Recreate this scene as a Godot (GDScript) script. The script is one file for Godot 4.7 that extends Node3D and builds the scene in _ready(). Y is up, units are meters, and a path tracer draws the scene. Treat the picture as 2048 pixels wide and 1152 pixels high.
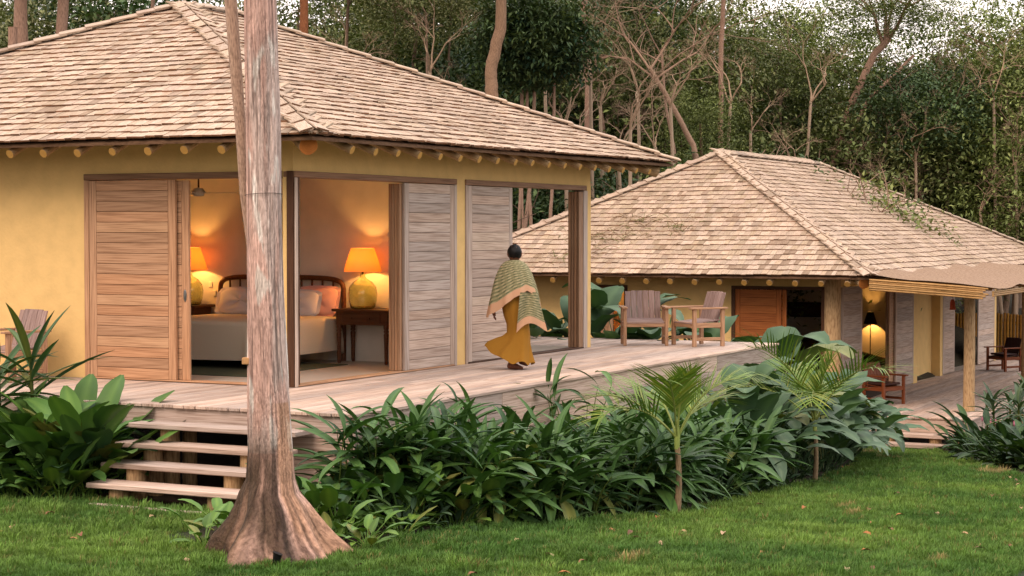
extends Node3D

const DU := Vector3(0.45203, 0, -0.89200)
const DZ := Vector3(0.89200, 0, 0.45203)
var H1 := Transform3D(Basis(DU, Vector3.UP, DZ), Vector3(-2.493, 1.0, -21.107))
var H2 := Transform3D(Basis(DU, Vector3.UP, DZ), Vector3(6.527, -0.776, -37.442))
const CAM := Vector3(0, 2.8, 0)
const PITCH := 0.03134
var rng := RandomNumberGenerator.new()
var names := {}
var M := {}
var cache := {}
var fn := FastNoiseLite.new()


class MB:
	var v := PackedVector3Array()
	var n := PackedVector3Array()
	var t := PackedVector2Array()
	var c := PackedColorArray()
	var ix := PackedInt32Array()
	var col := Color.WHITE
	var uo := Vector2.ZERO

	func put(p: Vector3, nn: Vector3, uv: Vector2) -> int:
		v.append(p)
		n.append(nn)
		t.append(uv + uo)
		c.append(col)
		return v.size() - 1

	func tri(a: Vector3, b: Vector3, d: Vector3, ua := Vector2.ZERO, ub := Vector2.ZERO, ud := Vector2.ZERO) -> void:
		var nn := (b - a).cross(d - a).normalized()
		var k := put(a, nn, ua)
		put(b, nn, ub)
		put(d, nn, ud)
		ix.append(k)
		ix.append(k + 2)
		ix.append(k + 1)

	# a flat face of a convex body round `mid`, turned outwards; uv from the two axes that are not the face's own
	func face(mid: Vector3, pts: Array, uvs: Array) -> void:
		var a: Vector3 = pts[0]
		var b: Vector3 = pts[1]
		var d: Vector3 = pts[2]
		var nn := (b - a).cross(d - a)
		var order := range(pts.size())
		if nn.dot((a + b + d) / 3.0 - mid) < 0.0:
			order.reverse()
			nn = -nn
		nn = nn.normalized()
		var k := v.size()
		for o in order:
			put(pts[o], nn, uvs[o])
		for j in range(1, pts.size() - 1):
			ix.append(k)
			ix.append(k + j + 1)
			ix.append(k + j)

	func box(x: Transform3D, size: Vector3, bev := 0.0, ends := Color(-1, 0, 0)) -> void:
		var h := size / 2.0
		var la := 0
		if size.y > size[la]:
			la = 1
		if size.z > size[la]:
			la = 2
		var mid := x.origin
		var keep := col
		for ax in 3:
			var a1 := (ax + 1) % 3
			var a2 := (ax + 2) % 3
			for s in [-1.0, 1.0]:
				var pts := []
				var uvs := []
				for q in [[-1.0, -1.0], [1.0, -1.0], [1.0, 1.0], [-1.0, 1.0]]:
					var p := Vector3.ZERO
					p[ax] = s * h[ax]
					p[a1] = q[0] * (h[a1] - bev)
					p[a2] = q[1] * (h[a2] - bev)
					pts.append(x * p)
					var uu: int = la if ax != la else a1
					var vv: int = 3 - ax - uu
					uvs.append(Vector2(p[uu], p[vv] + 0.31 * ax))
				if ends.r >= 0.0 and ax == la:
					col = ends
				face(mid, pts, uvs)
				col = keep
		if bev <= 0.0:
			return
		for ax in 3:
			var a1 := (ax + 1) % 3
			var a2 := (ax + 2) % 3
			for s1 in [-1.0, 1.0]:
				for s2 in [-1.0, 1.0]:
					var pts := []
					var uvs := []
					for q in [[-1.0, 0], [1.0, 0], [1.0, 1], [-1.0, 1]]:
						var p := Vector3.ZERO
						p[ax] = q[0] * (h[ax] - bev)
						p[a1] = s1 * (h[a1] - (bev if q[1] == 0 else 0.0))
						p[a2] = s2 * (h[a2] - (0.0 if q[1] == 0 else bev))
						pts.append(x * p)
						uvs.append(Vector2(p[la], p[(la + 1) % 3] + p[(la + 2) % 3]))
					face(mid, pts, uvs)
		for s in 8:
			var sg := Vector3(1 if s & 1 else -1, 1 if s & 2 else -1, 1 if s & 4 else -1)
			var pts := []
			for ax in 3:
				var p := Vector3.ZERO
				for k in 3:
					p[k] = sg[k] * (h[k] - (0.0 if k == ax else bev))
				pts.append(x * p)
			face(mid, pts, [Vector2.ZERO, Vector2.ZERO, Vector2.ZERO])

	# rows of points, joined smoothly; closed joins the last column with the first
	func grid(rows: Array, closed := false, us := 1.0, vs := 1.0, cols = null, flip := false) -> void:
		var nr := rows.size()
		var nc: int = rows[0].size()
		var k := v.size()
		var w := nc + (1 if closed else 0)
		for r in nr:
			for q in w:
				if cols != null:
					col = cols[r][q % nc] if cols[r] is Array else cols[r]
				put(rows[r][q % nc], Vector3.ZERO, Vector2(us * q / float(w - 1), vs * r / float(nr - 1)))
		for r in nr - 1:
			for q in w - 1:
				var a := k + r * w + q
				var qd := [a, a + 1, a + w + 1, a + w]
				if flip:
					qd = [a, a + w, a + w + 1, a + 1]
				for tr in [[0, 1, 2], [0, 2, 3]]:
					var i0: int = qd[tr[0]]
					var i1: int = qd[tr[1]]
					var i2: int = qd[tr[2]]
					var nn := (v[i1] - v[i0]).cross(v[i2] - v[i0])
					n[i0] += nn
					n[i1] += nn
					n[i2] += nn
					ix.append(i0)
					ix.append(i2)
					ix.append(i1)
		if closed:
			for r in nr:
				var s := n[k + r * w] + n[k + r * w + w - 1]
				n[k + r * w] = s
				n[k + r * w + w - 1] = s
		for j in range(k, v.size()):
			n[j] = n[j].normalized() if n[j].length() > 1e-12 else Vector3.UP

	func tube(pts: Array, rad: Array, sides := 8, caps := true, endc := Color(-1, 0, 0), wob := 0.0, us := 1.0) -> void:
		var rows := []
		var ref := Vector3.ZERO
		var lng := 0.0
		for k in pts.size():
			var d: Vector3 = pts[mini(k + 1, pts.size() - 1)] - pts[maxi(k - 1, 0)]
			d = d.normalized()
			if k == 0:
				ref = d.cross(Vector3(0.13, 0.21, 0.97) if absf(d.y) > 0.7 else Vector3.UP).normalized()
			else:
				ref = (ref - d * ref.dot(d)).normalized()
				lng += pts[k].distance_to(pts[k - 1])
			var bi := d.cross(ref)
			var row := PackedVector3Array()
			for s in sides:
				var a := TAU * s / sides
				var rr: float = rad[k] * (1.0 + wob * sin(a * 3.0 + k * 1.7) * cos(a * 2.0 - k * 0.9))
				row.append(pts[k] + (ref * cos(a) + bi * sin(a)) * rr)
			rows.append(row)
		grid(rows, true, us, maxf(lng, 0.01), null, false)
		if caps:
			var keep := col
			if endc.r >= 0.0:
				col = endc
			for e in [0, pts.size() - 1]:
				var row: PackedVector3Array = rows[e]
				var d: Vector3 = (pts[0] - pts[1]) if e == 0 else (pts[-1] - pts[-2])
				for s in sides:
					var a := row[s]
					var b := row[(s + 1) % sides]
					var p: Vector3 = pts[e]
					if (a - p).cross(b - p).dot(d) > 0.0:
						tri(p, a, b, Vector2(0.5, 0.5), Vector2(a.x, a.y), Vector2(b.x, b.y))
					else:
						tri(p, b, a, Vector2(0.5, 0.5), Vector2(b.x, b.y), Vector2(a.x, a.y))
			col = keep

	func lathe(prof: Array, sides := 20, at := Vector3.ZERO) -> void:
		var rows := []
		for p in prof:
			var row := PackedVector3Array()
			for s in sides:
				var a := -TAU * s / sides
				row.append(at + Vector3(p.x * cos(a), p.y, p.x * sin(a)))
			rows.append(row)
		grid(rows, true, 1.0, 1.0)

	func add(o: MB, x: Transform3D, tint := Color.WHITE) -> void:
		var k := v.size()
		for j in o.v.size():
			v.append(x * o.v[j])
			n.append((x.basis * o.n[j]).normalized())
			t.append(o.t[j])
			c.append(o.c[j] * tint)
		for j in o.ix:
			ix.append(j + k)

	func mesh() -> ArrayMesh:
		var a := []
		a.resize(Mesh.ARRAY_MAX)
		a[Mesh.ARRAY_VERTEX] = v
		a[Mesh.ARRAY_NORMAL] = n
		a[Mesh.ARRAY_TEX_UV] = t
		a[Mesh.ARRAY_COLOR] = c
		a[Mesh.ARRAY_INDEX] = ix
		var m := ArrayMesh.new()
		m.add_surface_from_arrays(Mesh.PRIMITIVE_TRIANGLES, a)
		return m


# ---------------------------------------------------------------- naming and parenting
func numbered(called: String) -> String:
	var k: int = names.get(called, 0)
	names[called] = k + 1
	return called if k == 0 else "%s_%03d" % [called, k]

func meta(o: Node, label: String, cat := "", group := "", kind := "") -> void:
	if label: o.set_meta("label", label)
	if cat: o.set_meta("category", cat)
	if group: o.set_meta("group", group)
	if kind: o.set_meta("kind", kind)

func thing(called: String, label: String, cat: String, x: Transform3D, group := "") -> Node3D:
	var o := Node3D.new()
	o.name = numbered(called)
	add_child(o)
	o.transform = x
	meta(o, label, cat, group)
	return o

func part(parent: Node3D, called: String, m: Mesh, mt: Material, x := Transform3D.IDENTITY, label := "") -> MeshInstance3D:
	var o := MeshInstance3D.new()
	o.name = called
	o.mesh = m
	o.material_override = mt
	o.transform = x
	parent.add_child(o, true)
	if label: o.set_meta("label", label)
	return o

func structure(called: String, m: Mesh, mt: Material) -> MeshInstance3D:
	var o := part(self, numbered(called), m, mt)
	o.set_meta("kind", "structure")
	return o

func T(p: Vector3, yaw := 0.0) -> Transform3D:
	return Transform3D(Basis(Vector3.UP, yaw), p)

func bx(lo: Vector3, hi: Vector3, bev := 0.0, tint := Color.WHITE) -> Mesh:
	var b := MB.new()
	b.col = tint
	b.uo = Vector2(rng.randf() * 5.0, rng.randf() * 5.0)
	b.box(T((lo + hi) / 2.0), (hi - lo).abs(), bev)
	return b.mesh()

func rr(a: float, b: float) -> float:
	return rng.randf_range(a, b)

func tone(lo: float, hi: float, warm := 0.04) -> Color:
	var k := rr(lo, hi)
	var w := rr(-warm, warm)
	return Color(k * (1.0 + w), k, k * (1.0 - w))


# ---------------------------------------------------------------- ground
func sstep(a: float, b: float, x: float) -> float:
	var k := clampf((x - a) / (b - a), 0.0, 1.0)
	return k * k * (3.0 - 2.0 * k)

func gy(p: Vector3) -> float:
	var l := H1.affine_inverse() * p
	var y := 0.15 - 0.0715 * maxf(0.0, minf(l.x, 40.0) + 4.0) * sstep(-1.0, 2.5, l.z)
	y += 0.11 * maxf(0.0, -p.z - 66.0) * sstep(66.0, 80.0, -p.z)
	return y + 0.012 * fn.get_noise_2d(p.x * 60.0, p.z * 60.0)

func bed_edge(x: float) -> float:   # outer edge of the planting strip beside the near deck, in the near house's axes
	var ks := [[-5.4, 3.0], [-4.6, 3.75], [-3.07, 3.72], [-1.9, 4.18], [0.0, 4.6], [2.9, 4.47], [6.1, 4.2], [9.9, 3.6], [15.7, 2.1], [17.0, 2.0]]
	for k in ks.size() - 1:
		if x < ks[k + 1][0]:
			return lerpf(ks[k][1], ks[k + 1][1], clampf((x - ks[k][0]) / (ks[k + 1][0] - ks[k][0]), 0.0, 1.0))
	return 2.0

func in_bed(p: Vector3) -> bool:
	var l := H1.affine_inverse() * p
	if l.x > -5.0 and l.z > 1.9 and l.z < bed_edge(l.x): return true
	if l.z < -0.05 - 0.2 * sin(l.x * 3.0) and l.x > -3.75 - 0.1 * sin(l.z * 4.0): return true   # strip on the far side of the steps
	if l.x > -3.4 and l.z <= 2.0: return true
	if l.z > 3.3 + (17.1 - l.x) * 0.45 - 0.25 and l.x > 10.6 - (l.z - 6.1) * 1.2: return true   # planting beside the far steps
	if l.x > 16.6: return true
	return false


# ---------------------------------------------------------------- materials
func noise_tex(sd: int, freq: float, stops: Array, normal := false, octv := 4, kind := FastNoiseLite.TYPE_SIMPLEX_SMOOTH, size := 512) -> NoiseTexture2D:
	var f := FastNoiseLite.new()
	f.seed = sd
	f.noise_type = kind
	f.frequency = freq
	f.fractal_octaves = octv
	var nt := NoiseTexture2D.new()
	nt.width = size
	nt.height = size
	nt.seamless = true
	nt.noise = f
	if normal:
		nt.as_normal_map = true
		nt.bump_strength = 6.0
	if stops:
		var gr := Gradient.new()
		gr.offsets = PackedFloat32Array()
		gr.colors = PackedColorArray()
		var off := PackedFloat32Array()
		var cs := PackedColorArray()
		for s in stops:
			off.append(s[0])
			cs.append(s[1])
		gr.offsets = off
		gr.colors = cs
		nt.color_ramp = gr
	return nt

func gray(k: float) -> Color:
	return Color(k, k, k)

func mat(called: String, col: Color, rough := 0.8, tex: Texture2D = null, scale := Vector3.ONE, tri := 0, nrm: Texture2D = null, ns := 0.5) -> StandardMaterial3D:
	var m := StandardMaterial3D.new()
	m.resource_name = called
	m.albedo_color = col
	m.roughness = rough
	m.vertex_color_use_as_albedo = true
	m.metallic_specular = 0.35
	if tex: m.albedo_texture = tex
	m.uv1_scale = scale
	if tri:
		m.uv1_triplanar = true
		m.uv1_world_triplanar = tri == 2
	if nrm:
		m.normal_enabled = true
		m.normal_texture = nrm
		m.normal_scale = ns
	M[called] = m
	return m

func make_materials() -> void:
	var grain := noise_tex(3, 0.022, [[0.0, Color(0.70, 0.66, 0.63)], [0.4, Color(0.89, 0.87, 0.85)], [0.6, Color(0.95, 0.94, 0.93)], [1.0, Color(1, 1, 1)]], false, 3)
	var grain_n := noise_tex(4, 0.03, [], true, 3)
	var blot := noise_tex(7, 0.012, [[0.0, gray(0.94)], [0.5, gray(0.975)], [1.0, gray(1.0)]], false, 5)
	var gs := Vector3(0.11, 5.0, 1.0)
	mat("door_wood", Color(0.78, 0.615, 0.48), 0.62, grain, gs, 0, grain_n, 0.35)
	mat("door_wood_lit_cool", Color(0.80, 0.73, 0.68), 0.8, grain, gs, 0, grain_n, 0.35)  # greyer copy of door_wood: cool sky light on the side doors, put into the colour
	mat("door_wood_lit_orange", Color(0.72, 0.43, 0.22), 0.55, grain, gs, 0, grain_n, 0.35)  # orange light on the far front door is put into this wood colour
	mat("frame_wood", Color(0.60, 0.47, 0.37), 0.65, grain, gs, 0, grain_n, 0.35)
	mat("dark_wood", Color(0.36, 0.24, 0.16), 0.6, grain, gs, 0, grain_n, 0.4)
	mat("furniture_wood", Color(0.40, 0.24, 0.14), 0.45, grain, gs, 0, grain_n, 0.3)
	mat("deck_wood", Color(0.83, 0.745, 0.69), 0.8, grain, Vector3(0.12, 4.0, 1), 0, grain_n, 0.5)
	mat("chair_wood", Color(0.72, 0.57, 0.45), 0.7, grain, Vector3(0.25, 6.0, 1), 0, grain_n, 0.4)
	mat("chair_wood_red", Color(0.50, 0.27, 0.14), 0.55, grain, Vector3(0.25, 6.0, 1), 0, grain_n, 0.4)
	mat("chair_slat", Color(0.66, 0.57, 0.55), 0.8, grain, Vector3(0.25, 6.0, 1), 0, grain_n, 0.4)
	mat("shingle_wood", Color(0.785, 0.71, 0.64), 0.9, grain, Vector3(0.5, 9.0, 1), 0, grain_n, 0.5)
	mat("log_wood", Color(0.76, 0.64, 0.48), 0.75, grain, Vector3(2.0, 0.5, 1), 0, grain_n, 0.5)
	mat("bamboo", Color(0.78, 0.62, 0.40), 0.55, grain, Vector3(1.0, 0.5, 1), 0, grain_n, 0.3)
	mat("bamboo_fence_cane", Color(0.78, 0.56, 0.22), 0.55, grain, Vector3(1.0, 0.5, 1), 0, grain_n, 0.3)
	mat("ochre_plaster", Color(0.87, 0.735, 0.49), 0.92, blot, Vector3(0.5, 0.5, 0.5), 1, noise_tex(9, 0.06, [], true, 4), 0.1)
	mat("white_plaster", Color(0.88, 0.85, 0.80), 0.92, blot, Vector3(0.4, 0.4, 0.4), 1)
	mat("pale_floor", Color(0.72, 0.66, 0.60), 0.35, blot, Vector3(0.6, 0.6, 0.6), 1)
	mat("roof_underside", Color(0.42, 0.32, 0.24), 0.9, grain, Vector3(1, 3, 1), 1)
	mat("linen", Color(0.88, 0.82, 0.73), 0.95, noise_tex(21, 0.05, [[0.0, gray(0.86)], [1.0, gray(1.0)]]), Vector3(3, 3, 3), 1)
	mat("pillow_cotton", Color(0.84, 0.81, 0.82), 0.95)
	mat("pink_cotton", Color(0.86, 0.66, 0.62), 0.95)
	mat("green_rug", Color(0.36, 0.37, 0.27), 1.0, noise_tex(23, 0.12, [[0.0, gray(0.6)], [1.0, gray(1.0)]]), Vector3(2, 2, 2), 1)
	mat("white_plastic", Color(0.85, 0.83, 0.78), 0.4)
	mat("black_metal", Color(0.04, 0.04, 0.045), 0.5)
	mat("steel", Color(0.55, 0.55, 0.55), 0.3).metallic = 0.9
	mat("dark_leather", Color(0.24, 0.15, 0.13), 0.5)
	mat("dark_canvas", Color(0.12, 0.07, 0.055), 0.7)
	mat("clay", Color(0.62, 0.25, 0.14), 0.8)
	mat("reed_mat", Color(0.66, 0.575, 0.49), 0.95, noise_tex(31, 0.09, [[0.0, Color(0.45, 0.38, 0.34)], [0.45, Color(0.82, 0.78, 0.75)], [1.0, gray(1.0)]]), Vector3(0.25, 0.9, 1), 0, grain_n, 1.0)
	var bark := noise_tex(41, 0.018, [[0.0, Color(0.66, 0.63, 0.61)], [0.45, Color(0.88, 0.85, 0.83)], [0.7, Color(0.95, 0.92, 0.90)], [1.0, Color(1, 0.98, 0.96)]], false, 6)
	var bark_n := noise_tex(43, 0.03, [], true, 6)
	mat("smooth_bark", Color(1, 1, 1), 0.95, bark, Vector3(7.0, 0.45, 1), 0, bark_n, 1.0)
	mat("forest_bark", Color(0.86, 0.80, 0.76), 0.95, bark, Vector3(2.0, 0.6, 1), 0, bark_n, 0.8)
	mat("twigs", Color(0.64, 0.56, 0.48), 0.95)
	mat("soil", Color(1, 1, 1), 1.0, noise_tex(51, 0.05, [[0.0, gray(0.55)], [1.0, gray(1.0)]]), Vector3(1.2, 1.2, 1.2), 2, noise_tex(52, 0.06, [], true, 5), 1.0)
	mat("path_sand", Color(0.66, 0.52, 0.36), 1.0, blot, Vector3(1, 1, 1), 2)
	mat("grass_blade", Color(1, 1, 1), 0.7).backlight_enabled = true
	M.grass_blade.backlight = Color(0.5, 0.5, 0.3)
	for q in [["leaf_gloss", 0.45], ["leaf_glaucous", 0.55], ["leaf_forest", 0.55], ["leaf_palm", 0.45]]:
		var m := mat(q[0], Color(1, 1, 1), q[1])
		m.metallic_specular = 0.32
		m.backlight_enabled = true
		m.backlight = Color(0.45, 0.5, 0.25)
	M.leaf_forest.metallic_specular = 0.3
	mat("stem_green", Color(0.33, 0.40, 0.16), 0.6)
	mat("dry_leaf", Color(1, 1, 1), 0.9)
	mat("skin", Color(0.42, 0.26, 0.19), 0.6).subsurf_scatter_enabled = true
	M.skin.subsurf_scatter_strength = 0.05
	mat("hair", Color(0.025, 0.02, 0.02), 0.55)
	mat("ochre_cloth", Color(0.62, 0.44, 0.15), 0.95, noise_tex(61, 0.09, [[0.0, gray(0.85)], [1.0, gray(1.0)]]), Vector3(5, 5, 5), 1)
	mat("shawl_cloth", Color(1, 1, 1), 0.95, shawl_tex(), Vector3(1, 1, 1))
	var sh := mat("lamp_shade_cloth", Color(0.90, 0.76, 0.56), 0.95, noise_tex(71, 0.1, [[0.0, gray(0.88)], [1.0, gray(1.0)]]), Vector3(3, 3, 3))
	sh.backlight_enabled = true
	sh.backlight = Color(0.70, 0.48, 0.24)
	sh.emission_enabled = true
	sh.emission = Color(1.0, 0.47, 0.08)
	sh.emission_energy_multiplier = 0.14
	var bulb := mat("bulb", Color(1, 0.8, 0.5), 0.5)
	bulb.emission_enabled = true
	bulb.emission = Color(1.0, 0.72, 0.35)
	bulb.emission_energy_multiplier = 6.0
	var gl := mat("bottle_glass", Color(0.87, 0.89, 0.76, 0.02), 0.03)
	gl.refraction_enabled = true
	gl.refraction_scale = 0.05
	gl.vertex_color_use_as_albedo = false

func shawl_tex() -> Texture2D:
	var im := Image.create(256, 256, false, Image.FORMAT_RGB8)
	for y in 256:
		for x in 256:
			var row := y / 10
			var wv := sin((x + row * 23) * 0.19 + sin(row * 1.3) * 3.0)
			var k := 0.5 + 0.5 * wv
			var base := Color(0.46, 0.46, 0.34) if row % 2 == 0 else Color(0.56, 0.53, 0.40)
			if row % 2 == 1 and k > 0.55: base = Color(0.64, 0.60, 0.47)
			if row % 2 == 0 and k > 0.7: base = Color(0.38, 0.39, 0.29)
			im.set_pixel(x, y, base)
	return ImageTexture.create_from_image(im)

# ---------------------------------------------------------------- roofs
func seen(p: Vector3) -> bool:
	var q := p - CAM
	var z := -q.z
	if z < 1.0: return false
	return absf(q.x / z) < 0.275 and absf(q.y / z + PITCH) < 0.154

func shingle_mb(w: float, ln: float, th: float, tint: Color, endc: Color) -> MB:
	var b := MB.new()
	b.col = tint
	b.uo = Vector2(rng.randf() * 7.0, rng.randf() * 7.0)
	b.box(Transform3D.IDENTITY, Vector3(w, th, ln), 0.0, endc)
	return b

func shingle_tone(green: float, wear := 0.0) -> Array:
	var k := rr(0.76, 1.06)
	if rng.randf() < 0.08: k *= 0.72
	var tint := Color(k * rr(0.98, 1.03), k, k * rr(0.94, 1.02))
	if rng.randf() < green: tint = Color(k * 0.84, k * 0.83, k * 0.75)
	if wear > 0.08: tint = tint.lerp(Color(0.52, 0.49, 0.41), clampf((wear - 0.08) * 2.2, 0.0, 0.5) * rr(0.4, 1.0))
	if wear < -0.1: tint = tint.lerp(Color(0.70, 0.69, 0.67), clampf((-wear - 0.1) * 2.5, 0.0, 0.7))
	if rng.randf() < 0.05: tint = tint.lerp(Color(0.42, 0.36, 0.30), 0.6)
	var e := rr(0.2, 0.5)
	return [tint, Color(e * 1.05, e * 0.66, e * 0.46)]

func roof(house: Node3D, cs: Array, a1: Vector3, a2: Vector3, expo: float, green: float) -> void:
	var lc: Vector3 = cs[0]
	var nn_: Vector3 = cs[1]
	var rc: Vector3 = cs[2]
	var bc: Vector3 = cs[3]
	var slab := MB.new()
	var low := Vector3(0, -0.055, 0)
	var sink := Vector3(0, -0.02, 0)
	var inside: Vector3 = (lc + nn_ + rc + bc) / 4.0
	for f in [[lc, nn_, a1], [nn_, rc, a2, a1], [rc, bc, a2], [bc, lc, a1, a2]]:
		var top := []
		var bot := []
		var uv := []
		for p in f:
			top.append(p + sink)
			bot.append(p + low)
			uv.append(Vector2(p.x, p.z))
		slab.face(inside, top, uv)
		slab.face(inside + Vector3(0, 40, 0), bot, uv)
		slab.face(inside, [f[0] + sink, f[1] + sink, f[1] + low, f[0] + low], [uv[0], uv[1], uv[1], uv[0]])
	var rf := part(house, "roof", slab.mesh(), M.roof_underside)
	var all := []
	for f in [[lc, nn_, a1, a1], [nn_, rc, a1, a2]]:
		var e1: Vector3 = (f[1] - f[0]).normalized()
		var up: Vector3 = e1.cross(f[2] - f[0]).normalized()
		if up.y < 0.0: up = -up
		var e2 := up.cross(e1)
		if e2.y < 0.0: e2 = -e2
		var sl: float = (f[2] - f[0]).dot(e2)
		var wid: float = (f[1] - f[0]).dot(e1)
		var l1: float = (f[2] - f[0]).dot(e1)
		var r1: float = (f[3] - f[0]).dot(e1)
		for k in range(-1, int(sl / expo) + 1):
			var s := maxf(k, 0) * expo
			var lo := lerpf(0.0, l1, s / sl)
			var hi := lerpf(wid, r1, s / sl)
			var u := lo - rr(0.0, 0.1)
			while u < hi:
				var w := rr(0.085, 0.165)
				var uc := u + w / 2.0
				u += w
				if uc < lo - 0.02 or uc > hi + 0.02: continue
				var ln := 0.36
				var jit := 0.022 * fn.get_noise_2d(uc * 30.0 + k * 7.0, k * 40.0) * 2.0 + rr(-0.011, 0.011)
				var down := s - 0.03 + jit + (0.0 if k >= 0 else 0.02)
				var lift := 0.024 + rr(-0.003, 0.006) - (0.02 if k < 0 else 0.0)
				var p: Vector3 = f[0] + e1 * uc + e2 * (down + ln / 2.0) + up * (lift + 0.005 * fn.get_noise_2d(uc * 50.0, s * 50.0))
				var b := Basis(e1, up, e1.cross(up))
				if b.z.dot(e2) > 0.0: b = Basis(-e1, up, -b.z)
				b = b * Basis(Vector3.RIGHT, -rr(0.075, 0.105)) * Basis(Vector3.UP, rr(-0.018, 0.018)) * Basis(Vector3.BACK, rr(-0.02, 0.02))
				var wp := house.transform * p
				all.append({"x": Transform3D(b, p), "w": w, "d": wp.distance_to(CAM) if seen(wp) else 1e6})
	all.sort_custom(func(a, b): return a.d < b.d)
	var kinds := []
	for k in 14:
		var tn := shingle_tone(green, rr(-0.3, 0.3))
		kinds.append(shingle_mb(0.12, 0.36, 0.02, tn[0], tn[1]).mesh())
	var rest := MB.new()
	for k in all.size():
		var q: Dictionary = all[k]
		if k < 300:
			var x: Transform3D = q.x
			x.basis = x.basis * Basis.from_scale(Vector3((q.w - 0.004) / 0.12, 1, 1))
			part(rf, "shingle", kinds[rng.randi() % 14], M.shingle_wood, x)
		else:
			var wp: Vector3 = q.x.origin
			var tn := shingle_tone(green, fn.get_noise_3d(wp.x * 55.0, wp.y * 90.0, wp.z * 55.0) + 0.12 * (1.0 if green > 0.1 and wp.z < -4.0 else 0.0))
			rest.col = tn[0]
			rest.uo = Vector2(rng.randf() * 7.0, rng.randf() * 7.0)
			rest.box(q.x, Vector3(q.w - 0.004, 0.02, 0.36), 0.0, tn[1])
	part(rf, "shingle_courses", rest.mesh(), M.shingle_wood).set_meta("kind", "stuff")
	# cap boards along the hips and the ridge
	var nl := (nn_ - lc).cross(a1 - lc).normalized()
	if nl.y < 0.0: nl = -nl
	var nr := (rc - nn_).cross(a1 - nn_).normalized()
	if nr.y < 0.0: nr = -nr
	var nf := (bc - rc).cross(a2 - rc).normalized()
	if nf.y < 0.0: nf = -nf
	var nb := (lc - bc).cross(a1 - bc).normalized()
	if nb.y < 0.0: nb = -nb
	for h in [[nn_, a1, nl, nr], [lc, a1, nl, nb], [rc, a2, nr, nf], [a2, a1, nr, nb]]:
		var d: Vector3 = (h[1] - h[0]).normalized()
		var lng: float = h[0].distance_to(h[1])
		var meshes := []
		for vr in 4:
			var mb := MB.new()
			var tn := shingle_tone(green * 0.5)
			mb.col = tn[0] * 0.92
			mb.uo = Vector2(rng.randf() * 4, rng.randf() * 4)
			for side in 2:
				var up: Vector3 = h[2 + side]
				var sd := up.cross(d).normalized()
				var other: Vector3 = h[3 - side]
				if sd.dot(other) > 0.0: sd = -sd
				var b := Basis(d, up, d.cross(up)) * Basis(Vector3.BACK, -0.055)
				mb.box(Transform3D(b, sd * 0.068 + up * 0.085), Vector3(0.46, 0.024, 0.15), 0.004, tn[1])
			meshes.append(mb.mesh())
		var cnt := int(lng / 0.37)
		for k in cnt + 1:
			var p: Vector3 = h[0] + d * (minf(k * 0.37 + 0.16, lng - 0.16)) + Vector3(rr(-0.006, 0.006), rr(-0.004, 0.008), rr(-0.006, 0.006))
			part(rf, "hip_cap", meshes[rng.randi() % 4], M.shingle_wood, Transform3D(Basis(Vector3.UP, rr(-0.02, 0.02)), p))

func rafter(house: Node3D, a: Vector3, b: Vector3, r: float, called := "rafter") -> void:
	var mb := MB.new()
	mb.col = tone(0.75, 1.0)
	mb.uo = Vector2(rng.randf(), rng.randf())
	var pts := []
	var rad := []
	for k in 4:
		pts.append(a.lerp(b, k / 3.0) + Vector3(0, rr(-0.006, 0.006), 0))
		rad.append(r * rr(0.95, 1.05))
	mb.tube(pts, rad, 14, true, Color(1.35, 0.86, 0.42) if called == "rafter" else Color(0.95, 0.50, 0.20), 0.03)
	part(house, called, mb.mesh(), M.log_wood)


# ---------------------------------------------------------------- joinery
func board_mesh(w: float, h: float, th: float, vr: int) -> Mesh:
	var key := "b%.3f/%.3f/%.3f/%d" % [w, h, th, vr]
	if not cache.has(key):
		var b := MB.new()
		b.col = tone(0.76 + 0.035 * vr, 0.80 + 0.035 * vr, 0.06)
		b.uo = Vector2(vr * 1.37, vr * 0.71)
		b.box(T(Vector3(0, 0, 0)), Vector3(w, h, th), 0.003)
		cache[key] = b.mesh()
	return cache[key]

func door(house: Node3D, x: Transform3D, w: float, h: float, nb: int, mt: Material, label := "", handle := false) -> MeshInstance3D:
	var st := 0.105
	var s := MB.new()
	for k in [0, 1]:
		s.col = tone(0.82, 0.98)
		s.uo = Vector2(rng.randf() * 4, rng.randf() * 4)
		s.box(T(Vector3(st / 2 if k == 0 else w - st / 2, h / 2, 0.0)), Vector3(st, h, 0.04), 0.004)
	s.col = gray(0.35)
	s.box(T(Vector3(w / 2, h / 2, -0.008)), Vector3(w - 2 * st - 0.002, h - 0.01, 0.016))
	var d := part(house, "door", s.mesh(), mt, x, label)
	var bh := h / nb
	for k in nb:
		part(d, "board", board_mesh(w - 2 * st - 0.006, bh - 0.005, 0.018, rng.randi() % 7), mt, T(Vector3(w / 2, bh * (k + 0.5), 0.0095 + rr(-0.0015, 0.0015))))
	if handle:
		var hb := MB.new()
		hb.lathe([Vector2(0.0, 0.0), Vector2(0.02, 0.0), Vector2(0.024, 0.005), Vector2(0.02, 0.01), Vector2(0.0, 0.01)], 12)
		part(d, "handle", hb.mesh(), M.steel, Transform3D(Basis(Vector3.RIGHT, PI / 2).scaled_local(Vector3(1, 1, 3.2)), Vector3(w - 0.055, 1.0, 0.018)))
	return d

func leaf_edges(house: Node3D, x: Transform3D, w: float, h: float, cnt: int, gap: float, mt: Material) -> void:   # folded sliding leaves, one behind the other
	for k in cnt:
		door(house, x * T(Vector3(rr(-0.02, 0.02), 0, -gap * (k + 1))), w, h, 6, mt)

func wall(house: Node3D, lo: Vector3, hi: Vector3, mt: Material, called := "wall") -> void:
	part(house, called, bx(lo, hi, 0.0), mt)

func frame_bar(house: Node3D, lo: Vector3, hi: Vector3, mt: Material, called := "door_frame") -> void:
	part(house, called, bx(lo, hi, 0.006, tone(0.75, 0.95)), mt)


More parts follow.
